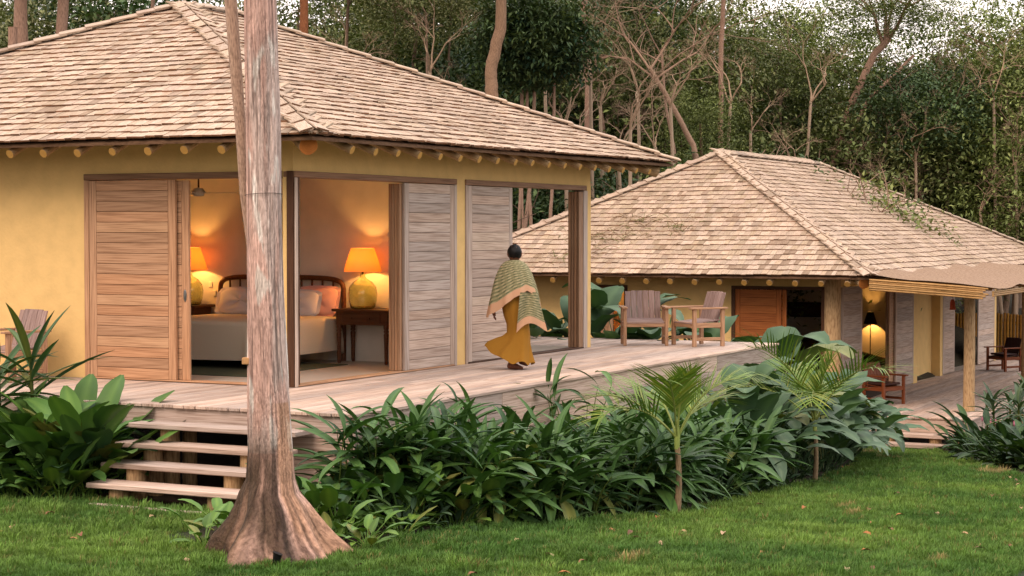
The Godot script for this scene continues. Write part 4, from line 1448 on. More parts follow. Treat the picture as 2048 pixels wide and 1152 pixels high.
	part(t, "crown", cache.crowns[5], M.leaf_forest, Transform3D(Basis.from_scale(Vector3(0.5, 0.4, 0.5)), Vector3(-0.2, 10.0, 0)))
	var sp := thing("garden_spotlight", "small black garden spotlight at the foot of the big trunk", "light fixture", T(Vector3(-1.84, 0.145, -14.36)))
	var b1 := MB.new()
	b1.tube([Vector3(0, -0.03, 0), Vector3(0, 0.07, 0)], [0.012, 0.015], 8)
	part(sp, "stake", b1.mesh(), M.black_metal)
	var b2 := MB.new()
	b2.tube([Vector3(0, 0.06, 0), Vector3(0.012, 0.13, 0.0), Vector3(0.014, 0.135, 0)], [0.028, 0.036, 0.042], 14)
	part(sp, "lamp_head", b2.mesh(), M.black_metal)


# ---------------------------------------------------------------- forest
func crown_mesh(sd: int, size: Vector3, clumps: int, per: int, ll: float, lw: float, cols: Array, flat := 0.5) -> ArrayMesh:
	var r := RandomNumberGenerator.new()
	r.seed = sd
	var v := PackedVector3Array()
	var n := PackedVector3Array()
	var c := PackedColorArray()
	var ix := PackedInt32Array()
	for k in clumps:
		var d := Vector3(r.randfn(), r.randfn() * 0.9, r.randfn()).normalized()
		var rad := pow(r.randf(), 0.42)
		var cp := Vector3(d.x * size.x, d.y * size.y, d.z * size.z) * rad
		var cr := r.randf_range(0.22, 0.6)
		var ct: Color = cols[r.randi() % cols.size()] * r.randf_range(0.55, 1.4)
		for j in per:
			var p := cp + Vector3(r.randfn() * cr, r.randfn() * cr * 0.6, r.randfn() * cr)
			var yaw := r.randf() * TAU
			var pit := r.randf_range(-1.1, 0.35)
			var dv := Vector3(cos(yaw) * cos(pit), sin(pit), sin(yaw) * cos(pit))
			var side := dv.cross(Vector3(r.randfn() * flat, 1, r.randfn() * flat)).normalized()
			var nn := side.cross(dv)
			var s := r.randf_range(0.65, 1.25)
			var i0 := v.size()
			v.append(p)
			v.append(p + dv * ll * s * 0.45 + side * lw * s * 0.5 + nn * 0.012)
			v.append(p + dv * ll * s - nn * 0.02)
			v.append(p + dv * ll * s * 0.45 - side * lw * s * 0.5 + nn * 0.012)
			var cc := ct * r.randf_range(0.8, 1.2)
			for q in 4:
				n.append(nn)
				c.append(cc)
			for q in [0, 2, 1, 0, 3, 2]: ix.append(i0 + q)
	var a := []
	a.resize(Mesh.ARRAY_MAX)
	a[Mesh.ARRAY_VERTEX] = v
	a[Mesh.ARRAY_NORMAL] = n
	a[Mesh.ARRAY_COLOR] = c
	a[Mesh.ARRAY_INDEX] = ix
	var m := ArrayMesh.new()
	m.add_surface_from_arrays(Mesh.PRIMITIVE_TRIANGLES, a)
	return m

func twig_branch(mb: MB, p: Vector3, d: Vector3, ln: float, r: float, depth: int, spread: float) -> void:
	var pts := [p]
	var rad := [r]
	var q := p
	var dv := d
	var seg := 4 if depth > 2 else 3
	for k in seg:
		dv = (dv + Vector3(rng.randfn(), rng.randfn() * 0.6, rng.randfn()) * 0.16).normalized()
		q += dv * ln / seg
		pts.append(q)
		rad.append(r * lerpf(1.0, 0.55, (k + 1.0) / seg))
	mb.tube(pts, rad, 7 if depth > 3 else (5 if depth > 1 else 3), false, Color(-1, 0, 0), 0.0, 1.0)
	if depth <= 0: return
	var kids := 2 if depth > 3 else 3
	for k in kids:
		var nd := (dv + Vector3(rng.randfn(), rng.randfn() * 0.5 + 0.12, rng.randfn()) * spread).normalized()
		var at: Vector3 = pts[-1] if k == 0 else pts[-1].lerp(pts[-2], rng.randf())
		twig_branch(mb, at, nd, ln * rr(0.55, 0.8), r * 0.58, depth - 1, spread)

func at_px(px: float, d: float) -> Vector3:   # a place on the ground at a bearing and a distance from where one stands
	var p := Vector3((px - 1024.0) / 3700.0 * d, 0, -d)
	p.y = gy(p)
	return p

func up_px(py: float, d: float) -> float:
	return 2.8 + (460.0 - py) / 3700.0 * d

func stem_tree(label: String, group: String, pts: Array, w: float, tint: Color, crown: int, cs: Vector3, lift := 0.0, limbs := true) -> void:
	# pts: [bearing, height mark, distance]; the trunk runs through them from the ground upwards
	var d: float = pts[0][2]
	var base := at_px(pts[0][0], d)
	var t := thing("forest_tree", label, "tree", T(base), group)
	var mb := MB.new()
	mb.col = tint
	var way := [Vector3(0, -0.2, 0)]
	for q in pts:
		way.append(Vector3((q[0] - 1024.0) / 3700.0 * q[2], up_px(q[1], q[2]), -q[2]) - base)
	var fine := []
	var rad := []
	for k in way.size() - 1:
		for j in 6:
			fine.append(way[k].lerp(way[k + 1], j / 6.0) + Vector3(rr(-0.2, 0.2), 0, rr(-0.2, 0.2)) * w * 0.3)
	fine.append(way[-1])
	for k in fine.size(): rad.append(w * 0.5 * lerpf(1.12, 0.72, k / float(fine.size() - 1)) * rr(0.95, 1.05))
	mb.tube(fine, rad, 14, true, Color(-1, 0, 0), 0.05, 2.0)
	if limbs:
		for k in 4:
			twig_branch(mb, way[-1].lerp(way[-2], 0.12 * k), Vector3(rr(-1, 1), 0.7, rr(-1, 1)).normalized(), rr(1.2, 2.0), w * 0.24, 2, 0.6)
	part(t, "trunk", mb.mesh(), M.forest_bark)
	if crown >= 0:
		part(t, "crown", cache.crowns[crown], M.leaf_forest, Transform3D(Basis(Vector3.UP, rng.randf() * TAU).scaled_local(cs), way[-1] + Vector3(0, lift, 0)))

func build_forest() -> void:
	var dk := [Color(0.075, 0.12, 0.05), Color(0.10, 0.145, 0.052), Color(0.06, 0.10, 0.05)]
	var md := [Color(0.145, 0.18, 0.06), Color(0.175, 0.205, 0.068), Color(0.12, 0.155, 0.055)]
	var yl := [Color(0.19, 0.235, 0.075), Color(0.165, 0.21, 0.065), Color(0.215, 0.25, 0.09), Color(0.14, 0.18, 0.06)]
	var ol := [Color(0.17, 0.185, 0.08), Color(0.19, 0.195, 0.09), Color(0.14, 0.165, 0.065)]
	cache.crowns = [
		crown_mesh(11, Vector3(3.0, 2.6, 3.0), 150, 55, 0.20, 0.10, dk),
		crown_mesh(12, Vector3(3.0, 2.8, 3.0), 140, 55, 0.17, 0.08, md),
		crown_mesh(13, Vector3(3.2, 2.4, 3.2), 185, 62, 0.16, 0.07, yl),
		crown_mesh(14, Vector3(3.2, 2.6, 3.2), 170, 60, 0.15, 0.065, ol),
		crown_mesh(15, Vector3(2.6, 2.4, 2.6), 120, 46, 0.34, 0.12, dk + [Color(0.03, 0.065, 0.04)], 0.25),
		crown_mesh(16, Vector3(3.0, 2.4, 3.0), 90, 50, 0.16, 0.07, md + yl),
	]
	# trunks that stand out
	var pk := Color(0.58, 0.46, 0.39)
	stem_tree("stout pinkish tree beside the cut stump behind the villa roof", "", [[47, 300, 42], [46, 90, 42], [52, -160, 42]], 0.37, pk, 1, Vector3(1, 0.8, 1), 1.0)
	stem_tree("pinkish tree second from the cut stump behind the villa roof", "", [[126, 300, 42], [127, 70, 42], [140, -150, 42]], 0.30, pk, 0, Vector3(0.9, 0.8, 0.9), 1.0)
	stem_tree("tree with orange lichen on its straight trunk behind the roof ridge", "", [[609, 300, 44], [609, 90, 44], [613, -150, 44]], 0.24, Color(0.50, 0.25, 0.13), 1, Vector3(1, 0.8, 1), 1.0)
	stem_tree("brown tree with a swollen mossy bend above the villa roof slope", "", [[985, 420, 44], [984, 190, 44], [982, 140, 44], [1000, 60, 44], [1006, -160, 44]], 0.33, Color(0.46, 0.37, 0.28), 1, Vector3(1.1, 0.8, 1.1), 1.2)
	stem_tree("pale pink-barked tree half hidden by leaves above the villa eave", "", [[1178, 430, 52], [1176, 170, 52], [1166, 90, 52], [1172, -100, 52]], 0.22, Color(0.55, 0.43, 0.38), 3, Vector3(0.9, 0.7, 0.9), 1.4)
	stem_tree("straight pale tree behind the dense round bush", "", [[1440, 400, 54], [1441, 95, 54], [1450, -120, 54]], 0.16, pk, 3, Vector3(1, 0.7, 1), 1.3)
	stem_tree("leaning forked tree rising behind the far villa ridge", "", [[1640, 420, 58], [1662, 335, 58], [1700, 210, 58], [1745, 110, 58], [1775, 80, 58]], 0.27, Color(0.62, 0.50, 0.42), 2, Vector3(0.75, 0.4, 0.75), 0.9)
	stem_tree("thin fork growing against the leaning tree", "", [[1690, 330, 57.6], [1705, 260, 57.6], [1735, 200, 57.6], [1758, 178, 57.6], [1825, 112, 57.6]], 0.13, Color(0.62, 0.51, 0.43), -1, Vector3.ONE, 0.0, false)
	stem_tree("slanting bare tree above the gap between the two roofs", "", [[1405, 380, 50], [1385, 290, 50], [1345, 215, 50], [1300, 140, 50]], 0.17, Color(0.54, 0.45, 0.37), -1, Vector3.ONE)
	stem_tree("upright bare stem crossing the slanting bare tree", "", [[1352, 380, 50.5], [1348, 300, 50.5], [1330, 210, 50.5], [1322, 100, 50.5]], 0.09, Color(0.56, 0.47, 0.40), -1, Vector3.ONE)
	for q in [[1038, 0.09, 5], [1046, 0.07, -3], [1050, 0.11, 14], [1062, 0.10, -6], [1100, 0.10, 6]]:
		stem_tree("slim bare trunk seen through the open corner room", "slim trunks beyond the open corner room", [[q[0], 560, 46], [q[0], 460, 46], [q[0] + q[2], 330, 46], [q[0] + q[2] * 1.5, 120, 46]], q[1], Color(0.58, 0.49, 0.42), 4, Vector3(0.5, 0.5, 0.5), 0.5, false)
	for q in [[828, 70, 0.13], [790, 60, 0.1], [850, 90, 0.08], [1842, 330, 0.14], [1832, 320, 0.10], [1205, 200, 0.1], [1500, 250, 0.1], [700, 20, 0.12], [300, -40, 0.14], [1560, 260, 0.09], [905, 40, 0.09], [1270, 120, 0.1]]:
		var d := rr(50, 60)
		stem_tree("slender grey trunk among the forest leaves", "slender trunks in the forest", [[q[0], 420, d], [q[0] + rr(-8, 8), q[1] + 100, d], [q[0] + rr(-14, 14), q[1] - 60, d]], q[2], Color(0.50, 0.42, 0.36) * rr(0.7, 1.1), [0, 1, 3][rng.randi() % 3], Vector3(0.7, 0.6, 0.7), 0.6)
	var st := thing("cut_stump", "short sawn-off trunk beside the stout pinkish tree", "stump", T(at_px(25, 41)))
	var sm := MB.new()
	sm.col = pk * 0.9
	sm.tube([Vector3(0, 0, 0), Vector3(0, 3.5, 0), Vector3(0.05, up_px(56, 41) - 0.15, 0)], [0.14, 0.12, 0.10], 12)
	part(st, "trunk", sm.mesh(), M.forest_bark)
	# masses of trees
	var kinds := [["dark dense forest tree behind the villas", "dark dense forest trees"], ["mid-green forest tree behind the villas", "mid-green forest trees"], ["yellow-green airy forest tree behind the villas", "yellow-green forest trees"], ["olive thin-leaved forest tree behind the villas", "olive forest trees"], ["large-leaved dark understorey tree behind the roofs", "large-leaved understorey trees"]]
	var rows := []
	for k in 34:   # understorey close behind the roofs
		rows.append([-120 + k * 68 + rr(-25, 25), rr(47, 55), rr(1.2, 3.0), [0, 1, 4, 1, 3][rng.randi() % 5], rr(0.8, 1.05)])
	for k in 30:   # low growth under the trees
		rows.append([-100 + k * 75 + rr(-25, 25), rr(46, 60), rr(-0.2, 0.9), [0, 4, 1][rng.randi() % 3], rr(0.45, 0.7)])
	for k in 30:   # middle tier
		rows.append([-120 + k * 78 + rr(-30, 30), rr(56, 64), rr(4.0, 6.6), [1, 1, 0, 3, 4, 3][rng.randi() % 6], rr(0.9, 1.25)])
	for k in 26:   # upper tier
		rows.append([-120 + k * 92 + rr(-30, 30), rr(60, 72), rr(7.2, 10.0), [1, 3, 0, 3][rng.randi() % 4], rr(1.0, 1.35)])
	for k in 26:   # far
		rows.append([-150 + k * 95 + rr(-30, 30), rr(80, 98), rr(5.0, 11.0), [0, 1, 3][rng.randi() % 3], rr(1.3, 1.7)])
	for q in rows:
		var px: float = q[0]
		var d: float = q[1]
		var cy: float = q[2]
		var kd: int = q[3]
		var sc: float = q[4]
		if px > 1440 and rng.randf() < 0.6: kd = [2, 3, 1][rng.randi() % 3]
		if px > 1540 and px < 2030:
			var lim := up_px(150, d) - 2.2 * sc
			if cy > lim: cy = lim - rr(0.0, 0.5)
		if px > 1700 and d < 57: continue
		var base := at_px(px, d)
		var t := thing("forest_tree", kinds[kd][0], "tree", T(base), kinds[kd][1])
		var mb := MB.new()
		mb.col = Color(0.44, 0.38, 0.32) * rr(0.6, 1.25)
		var h := cy - base.y
		var bend := Vector3(rr(-0.5, 0.5), 0, rr(-0.5, 0.5))
		var way := []
		for j in 6: way.append(Vector3(0, -0.2, 0).lerp(Vector3(0, h + 0.8, 0), j / 5.0) + bend * sin(PI * j / 5.0))
		mb.tube(way, [0.15 * sc, 0.13 * sc, 0.12 * sc, 0.10 * sc, 0.07 * sc, 0.03], 8, false)
		for j in 5: twig_branch(mb, way[3].lerp(way[4], rng.randf()), Vector3(rr(-1, 1), rr(0.1, 0.8), rr(-1, 1)).normalized(), rr(1.0, 1.8), 0.05, 2, 0.7)
		part(t, "trunk", mb.mesh(), M.forest_bark)
		part(t, "crown", cache.crowns[kd], M.leaf_forest, Transform3D(Basis(Vector3.UP, rng.randf() * TAU).scaled_local(Vector3(sc, sc * rr(0.85, 1.1), sc)), Vector3(0, h, 0)))
	# the round dense bush tree between the roofs, and the airy tree over the pergola
	for q in [[1405, 52, 4.2, 0, 0.55], [1400, 52, 5.8, 0, 0.42], [1380, 52.5, 2.6, 0, 0.6]]:
		var base := at_px(q[0], q[1])
		var t := thing("dense_bush_tree", "dense dark green bushy tree between the two roofs", "tree", T(base), "dense bushy trees between the roofs")
		var mb := MB.new()
		mb.col = Color(0.35, 0.27, 0.22)
		mb.tube([Vector3(0, -0.2, 0), Vector3(0.1, (q[2] - base.y) * 0.5, 0), Vector3(0, q[2] - base.y, 0)], [0.11, 0.09, 0.03], 8)
		part(t, "trunk", mb.mesh(), M.forest_bark)
		part(t, "crown", cache.crowns[1], M.leaf_forest, Transform3D(Basis(Vector3.UP, rng.randf() * 6).scaled_local(Vector3(q[4], q[4], q[4])), Vector3(0, q[2] - base.y, 0)))
	for q in [[2060, 58, 5.4, 2, 1.0], [2090, 57, 3.2, 2, 1.0], [2030, 60, 8.2, 2, 1.0], [1960, 61, 5.8, 2, 0.95], [2100, 58, 7.2, 5, 0.9], [2010, 60, 3.6, 2, 0.95], [1900, 62, 4.2, 2, 0.9], [1850, 63, 6.6, 5, 0.95], [1760, 64, 7.9, 5, 0.9], [1930, 64, 8.6, 5, 0.95], [1640, 64, 8.4, 2, 0.9]]:
		var base := at_px(q[0], q[1])
		var t := thing("airy_tree", "light green airy tree with bare pale branches over the pergola", "tree", T(base), "airy trees beside the pergola")
		var mb := MB.new()
		mb.col = Color(0.54, 0.46, 0.38)
		var h: float = q[2] - base.y
		mb.tube([Vector3(0, -0.2, 0), Vector3(0.2, h * 0.5, 0), Vector3(0, h, 0)], [0.12, 0.09, 0.05], 8)
		for j in 3: twig_branch(mb, Vector3(0.1, h * rr(0.45, 1.0), 0), Vector3(-rr(0.3, 1), rr(-0.1, 0.5), rr(-0.6, 0.6)).normalized(), rr(1.0, 1.7), 0.04, 3, 0.55)
		part(t, "trunk", mb.mesh(), M.forest_bark)
		part(t, "crown", cache.crowns[q[3]], M.leaf_forest, Transform3D(Basis(Vector3.UP, rng.randf() * 6).scaled_local(Vector3(q[4], q[4], q[4])), Vector3(0, h, 0)))
	# unseen trees added round the open side to shut out the low sky
	for q in [[-30, 22], [-22, 27], [-14, 30], [-6, 26], [2, 30], [10, 27], [18, 30], [26, 24], [33, 14], [-34, 10], [-30, -2], [-26, -14], [36, 2], [34, -10], [30, -22], [-18, 33], [6, 34], [-2, 35]]:
		var base := Vector3(q[0], 0, q[1])
		base.y = gy(base)
		var t := thing("added_shade_tree", "tall dark unseen tree added to shut out the low sky light", "tree", T(base), "unseen trees added round the garden to shut out low sky light")
		var mb := MB.new()
		mb.col = Color(0.40, 0.31, 0.25)
		mb.tube([Vector3(0, -0.2, 0), Vector3(0.2, 4, 0), Vector3(0, 8, 0)], [0.3, 0.24, 0.1], 10)
		part(t, "trunk", mb.mesh(), M.forest_bark)
		part(t, "crown", cache.crowns[[0, 1][rng.randi() % 2]], M.leaf_forest, Transform3D(Basis(Vector3.UP, rng.randf() * 6).scaled_local(Vector3(1.9, 1.6, 1.9)), Vector3(0, 4.6, 0)))
	# bare, twiggy trees
	var bare := []
	for k in 3:
		var mb := MB.new()
		mb.col = Color(1, 0.95, 0.9)
		for j in 3: twig_branch(mb, Vector3(0, 0, 0), Vector3(rr(-0.5, 0.5), 1, rr(-0.5, 0.5)).normalized(), rr(0.8, 1.3), 0.036, 5, 0.6)
		bare.append(mb.mesh())
	for q in [[1150, 190, 49, 0.8], [1235, 210, 48, 0.9], [1310, 200, 49, 0.8], [1200, 120, 50, 0.8], [870, 150, 46, 0.7], [1590, 250, 54, 0.8], [1500, 180, 55, 0.8], [1830, 240, 56, 0.9], [1790, 330, 55, 0.7], [1960, 340, 56, 0.9], [2010, 400, 56, 0.9], [1985, 120, 57, 0.9], [780, 90, 45, 0.6], [1275, 90, 51, 0.9], [1090, 90, 50, 0.8], [1700, 260, 56, 0.7], [2030, 250, 56, 0.9], [350, 60, 43, 0.6], [250, 40, 43, 0.6], [1130, 150, 47, 1.0], [1260, 160, 47, 1.1], [1180, 60, 48, 1.1], [1340, 120, 49, 1.0], [1620, 120, 56, 1.1], [1460, 120, 53, 1.0], [1900, 160, 58, 1.2], [680, 70, 44, 0.8], [860, 40, 45, 0.9]]:
		var base := at_px(q[0], q[2])
		var y := up_px(q[1], q[2]) - base.y - 1.3
		var t := thing("bare_tree", "leafless brown tree with a haze of fine twigs in the forest", "tree", T(base), "bare twiggy trees")
		var mb := MB.new()
		mb.tube([Vector3(0, -0.2, 0), Vector3(rr(-0.2, 0.2), y * 0.5, 0), Vector3(0, y + 0.05, 0)], [0.07, 0.055, 0.045], 7, false)
		part(t, "trunk", mb.mesh(), M.twigs)
		part(t, "branches", bare[rng.randi() % 3], M.twigs, Transform3D(Basis(Vector3.UP, rng.randf() * TAU).scaled_local(Vector3.ONE * q[3] * 0.8), Vector3(0, y, 0)))


# ---------------------------------------------------------------- ground, grass, litter
func build_ground() -> void:
	for near in [true, false]:
		var x0 := -14.0 if near else -90.0
		var x1 := 16.0 if near else 90.0
		var z0 := 6.0 if near else 40.0
		var z1 := -42.0 if near else -190.0
		var st := 0.5 if near else 2.5
		var rows := []
		var cols := []
		var z := z0
		while z >= z1:
			var row := PackedVector3Array()
			var crow := []
			var x := x0
			while x <= x1:
				var p := Vector3(x, 0, z)
				var drop := 0.0
				if not near and x > x0 and absf(x - 1.0) < 14.0 and z > -41.0 and z < 5.0: drop = 0.5
				p.y = gy(p) - drop
				row.append(p)
				var c := Color(0.035, 0.062, 0.018)
				if in_bed(p): c = Color(0.07, 0.045, 0.03)
				if -z > 44.0: c = Color(0.075, 0.06, 0.035)
				crow.append(c)
				x += st
			rows.append(row)
			cols.append(crow)
			z -= st
		var mb := MB.new()
		mb.grid(rows, false, 1, 1, cols, true)
		structure("lawn" if near else "ground", mb.mesh(), M.soil)
	# corner of a sandy path
	var pa := MB.new()
	var rows2 := []
	for r in 12:
		var row := PackedVector3Array()
		for q in 5:
			var l := Vector3(lerpf(-5.0, 3.0, r / 11.0), 0, 8.75 + 0.35 * q + 0.12 * sin(r * 0.8) + maxf(0.0, r - 4.0) * 0.10)
			var p := H1 * l
			p.y = gy(p) + 0.02
			row.append(p)
		rows2.append(row)
	pa.grid(rows2, false, 1, 1, null, false)
	structure("path", pa.mesh(), M.path_sand)

func build_grass() -> void:
	var tuft := MB.new()
	for k in 9:
		var a := rng.randf() * TAU
		var p := Vector3(cos(a), 0, sin(a)) * rr(0.0, 0.045)
		var h := rr(0.035, 0.062)
		var ln := Vector3(cos(a + rr(-1, 1)), 0, sin(a + rr(-1, 1))) * h * rr(0.2, 0.8)
		var sd := Vector3(-sin(a), 0, cos(a)) * 0.0026
		var k0 := rr(0.75, 1.25)
		tuft.col = Color(k0, k0, k0)
		var m := p + ln * 0.4 + Vector3(0, h * 0.65, 0)
		tuft.tri(p - sd, p + sd, m + sd * 0.8)
		tuft.tri(p - sd, m + sd * 0.8, m - sd * 0.8)
		tuft.tri(m - sd * 0.8, m + sd * 0.8, p + ln + Vector3(0, h, 0))
	var xs := []
	var cs := []
	var inv := H1.affine_inverse()
	var pat := [[2.3, 5.75, 0.5, 0.10], [-2.4, 8.0, 0.45, 0.09], [-4.0, 5.9, 0.35, 0.12], [1.5, 6.1, 0.3, 0.1], [13.0, 3.4, 0.5, 0.25], [14.5, 2.6, 0.7, 0.3], [11.0, 5.6, 0.9, 0.35]]
	var tries := 150000
	for k in tries:
		var d := 13.2 + 24.0 * pow(rng.randf(), 1.35)
		var x := rr(-0.31, 0.31) * d
		var p := Vector3(x, 0, -d)
		if in_bed(p): continue
		var l := inv * p
		if l.z > 8.75 and l.x < 3.2: continue
		if Vector2(x + 1.93, -d + 14.98).length() < 0.42: continue
		var n := fn.get_noise_2d(x * 22.0, d * 22.0)
		var n2 := fn.get_noise_2d(x * 120.0 + 70.0, d * 120.0)
		var n7 := fn.get_noise_2d(x * 300.0 - 40.0, d * 300.0)
		var dry := 0.0
		for q in pat:
			dry = maxf(dry, 1.0 - Vector2((l.x - q[0]) / q[2], (l.z - q[1]) / q[3]).length() + n2 * 0.5)
		if dry > 0.3 and rng.randf() < 0.5: continue
		p.y = gy(p)
		var s := rr(0.65, 1.4) * (1.0 + 0.4 * n2 + 0.5 * n7)
		var b := Basis(Vector3.UP, rng.randf() * TAU).scaled(Vector3(s, s * rr(0.7, 1.2), s))
		xs.append(Transform3D(b, p))
		var g := rr(0.8, 1.2) * (1.0 + 0.22 * n)
		var c := Color(0.058, 0.138, 0.022).lerp(Color(0.115, 0.20, 0.034), clampf(0.5 + n * 1.1 + n2 * 0.6, 0, 1)) * g
		if dry > 0.15: c = c.lerp(Color(0.33, 0.25, 0.11), clampf((dry - 0.15) * 2.5, 0, 0.85))
		c = c * (1.0 + 0.5 * n7)
		if rng.randf() < 0.035: c = Color(0.20, 0.18, 0.06)
		cs.append(c)
	var mm := MultiMesh.new()
	mm.transform_format = MultiMesh.TRANSFORM_3D
	mm.use_colors = true
	mm.mesh = tuft.mesh()
	mm.instance_count = xs.size()
	for k in xs.size():
		mm.set_instance_transform(k, xs[k])
		mm.set_instance_color(k, cs[k])
	var o := MultiMeshInstance3D.new()
	o.name = numbered("grass")
	o.multimesh = mm
	o.material_override = M.grass_blade
	add_child(o)
	meta(o, "short mown green lawn grass spreading before the villas", "grass", "", "stuff")

func build_litter() -> void:
	var ms := []
	for k in 6:
		var mb := MB.new()
		var c: Color = [Color(0.30, 0.14, 0.07), Color(0.36, 0.24, 0.13), Color(0.22, 0.10, 0.06), Color(0.40, 0.28, 0.18), Color(0.36, 0.15, 0.06), Color(0.14, 0.08, 0.05)][k]
		blade(mb, Transform3D(Basis(Vector3.RIGHT, 0.0), Vector3.ZERO), rr(0.075, 0.11), rr(0.035, 0.05), 1.1, rr(0.5, 1.3), 0.5, 5, 0.9, c, c * 0.8, 0.15)
		ms.append(mb.mesh())
	var inv := H1.affine_inverse()
	var cnt := 0
	while cnt < 44:
		var d := 13.9 + 15.0 * pow(rng.randf(), 1.7)
		var p := Vector3(rr(-0.28, 0.28) * d, 0, -d)
		if in_bed(p): continue
		if Vector2(p.x + 1.93, p.z + 14.98).length() < 0.6: continue
		p.y = gy(p) + 0.035
		var t := thing("fallen_leaf", "dry curled leaf lying on the lawn", "leaf", Transform3D(Basis(Vector3.UP, rng.randf() * TAU) * Basis(Vector3.BACK, rr(-0.4, 0.4)), p), "dry leaves on the lawn")
		part(t, "leaf_blade", ms[rng.randi() % 6], M.dry_leaf)
		cnt += 1
	# twigs and moss lying on the far roof
	for q in [[0.9, -4.6, 0.5], [0.2, -5.6, 0.55], [0.3, -4.7, 0.5], [0.55, -3.6, 0.25], [-0.4, -5.4, 0.5]]:
		var t := thing("roof_debris", "heap of dry twigs and moss caught on the far villa roof", "debris", H2 * T(Vector3(q[0], 2.66 + 0.54 * (q[0] + 1.0) + 0.06, q[1])), "twig heaps on the far roof")
		var mb := MB.new()
		for k in 45:
			var p := Vector3(rng.randfn() * 0.18, 0, rng.randfn() * q[2] * 0.7)
			p.y = p.x * 0.54 + rr(0.0, 0.05)
			var dv := Vector3(rr(-0.6, 0.6), rr(-0.1, 0.35), rr(-1, 1)).normalized() * rr(0.08, 0.28)
			mb.col = [Color(0.30, 0.22, 0.14), Color(0.16, 0.16, 0.06), Color(0.22, 0.15, 0.09)][k % 3]
			mb.tube([p, p + dv * 0.5 + Vector3(0, 0.02, 0), p + dv], [0.008, 0.007, 0.003], 4, false)
		part(t, "twigs", mb.mesh(), M.dry_leaf).set_meta("kind", "stuff")


# ---------------------------------------------------------------- the person
func nets(bones: Array, lo: Vector3, hi: Vector3, cell: float, blend: float, mb: MB) -> void:
	var nx := int((hi.x - lo.x) / cell) + 1
	var ny := int((hi.y - lo.y) / cell) + 1
	var nz := int((hi.z - lo.z) / cell) + 1
	var f := PackedFloat32Array()
	f.resize(nx * ny * nz)
	f.fill(1.0)
	for bn in bones:
		var a: Vector3 = bn[0]
		var b: Vector3 = bn[1]
		var m: float = maxf(bn[2], bn[3]) + blend * 2.0
		var mn := ((Vector3(minf(a.x, b.x), minf(a.y, b.y), minf(a.z, b.z)) - Vector3.ONE * m - lo) / cell).floor()
		var mx := ((Vector3(maxf(a.x, b.x), maxf(a.y, b.y), maxf(a.z, b.z)) + Vector3.ONE * m - lo) / cell).ceil()
		var ab := b - a
		var l2 := maxf(ab.length_squared(), 1e-9)
		for z in range(maxi(0, int(mn.z)), mini(nz, int(mx.z))):
			for y in range(maxi(0, int(mn.y)), mini(ny, int(mx.y))):
				for x in range(maxi(0, int(mn.x)), mini(nx, int(mx.x))):
					var p := lo + Vector3(x, y, z) * cell
					var t := clampf((p - a).dot(ab) / l2, 0.0, 1.0)
					var d: float = p.distance_to(a + ab * t) - lerpf(bn[2], bn[3], t)
					var i := (z * ny + y) * nx + x
					var o := f[i]
					var h := maxf(blend - absf(o - d), 0.0) / blend
					f[i] = minf(o, d) - h * h * blend * 0.25
	var at := {}
	var off := mb.v.size()
	var corner := [0, 1, nx, nx + 1, nx * ny, nx * ny + 1, nx * ny + nx, nx * ny + nx + 1]
	for z in nz - 1:
		for y in ny - 1:
			for x in nx - 1:
				var i := (z * ny + y) * nx + x
				var s := 0
				for k in 8:
					if f[i + corner[k]] < 0.0: s += 1
				if s == 0 or s == 8: continue
				var sum := Vector3.ZERO
				var cnt := 0
				for e in [[0, 1], [2, 3], [4, 5], [6, 7], [0, 2], [1, 3], [4, 6], [5, 7], [0, 4], [1, 5], [2, 6], [3, 7]]:
					var f0 := f[i + corner[e[0]]]
					var f1 := f[i + corner[e[1]]]
					if (f0 < 0.0) == (f1 < 0.0): continue
					var t := f0 / (f0 - f1)
					var p0 := Vector3(e[0] & 1, (e[0] >> 1) & 1, (e[0] >> 2) & 1)
					var p1 := Vector3(e[1] & 1, (e[1] >> 1) & 1, (e[1] >> 2) & 1)
					sum += p0.lerp(p1, t)
					cnt += 1
				var g := Vector3(f[i + 1] - f[i], f[i + nx] - f[i], f[i + nx * ny] - f[i]).normalized()
				at[i] = mb.put(lo + (Vector3(x, y, z) + sum / cnt) * cell, g, Vector2.ZERO)
	var st := [1, nx, nx * ny]
	for i in at:
		for ax in 3:
			var f0 := f[i]
			var f1 := f[i + st[ax]]
			if (f0 < 0.0) == (f1 < 0.0): continue
			var s1: int = st[(ax + 1) % 3]
			var s2: int = st[(ax + 2) % 3]
			if not (at.has(i - s1) and at.has(i - s2) and at.has(i - s1 - s2)): continue
			var q := [at[i], at[i - s1], at[i - s1 - s2], at[i - s2]]
			if f0 < 0.0: q.reverse()
			for k in [0, 1, 2, 0, 2, 3]: mb.ix.append(q[k])

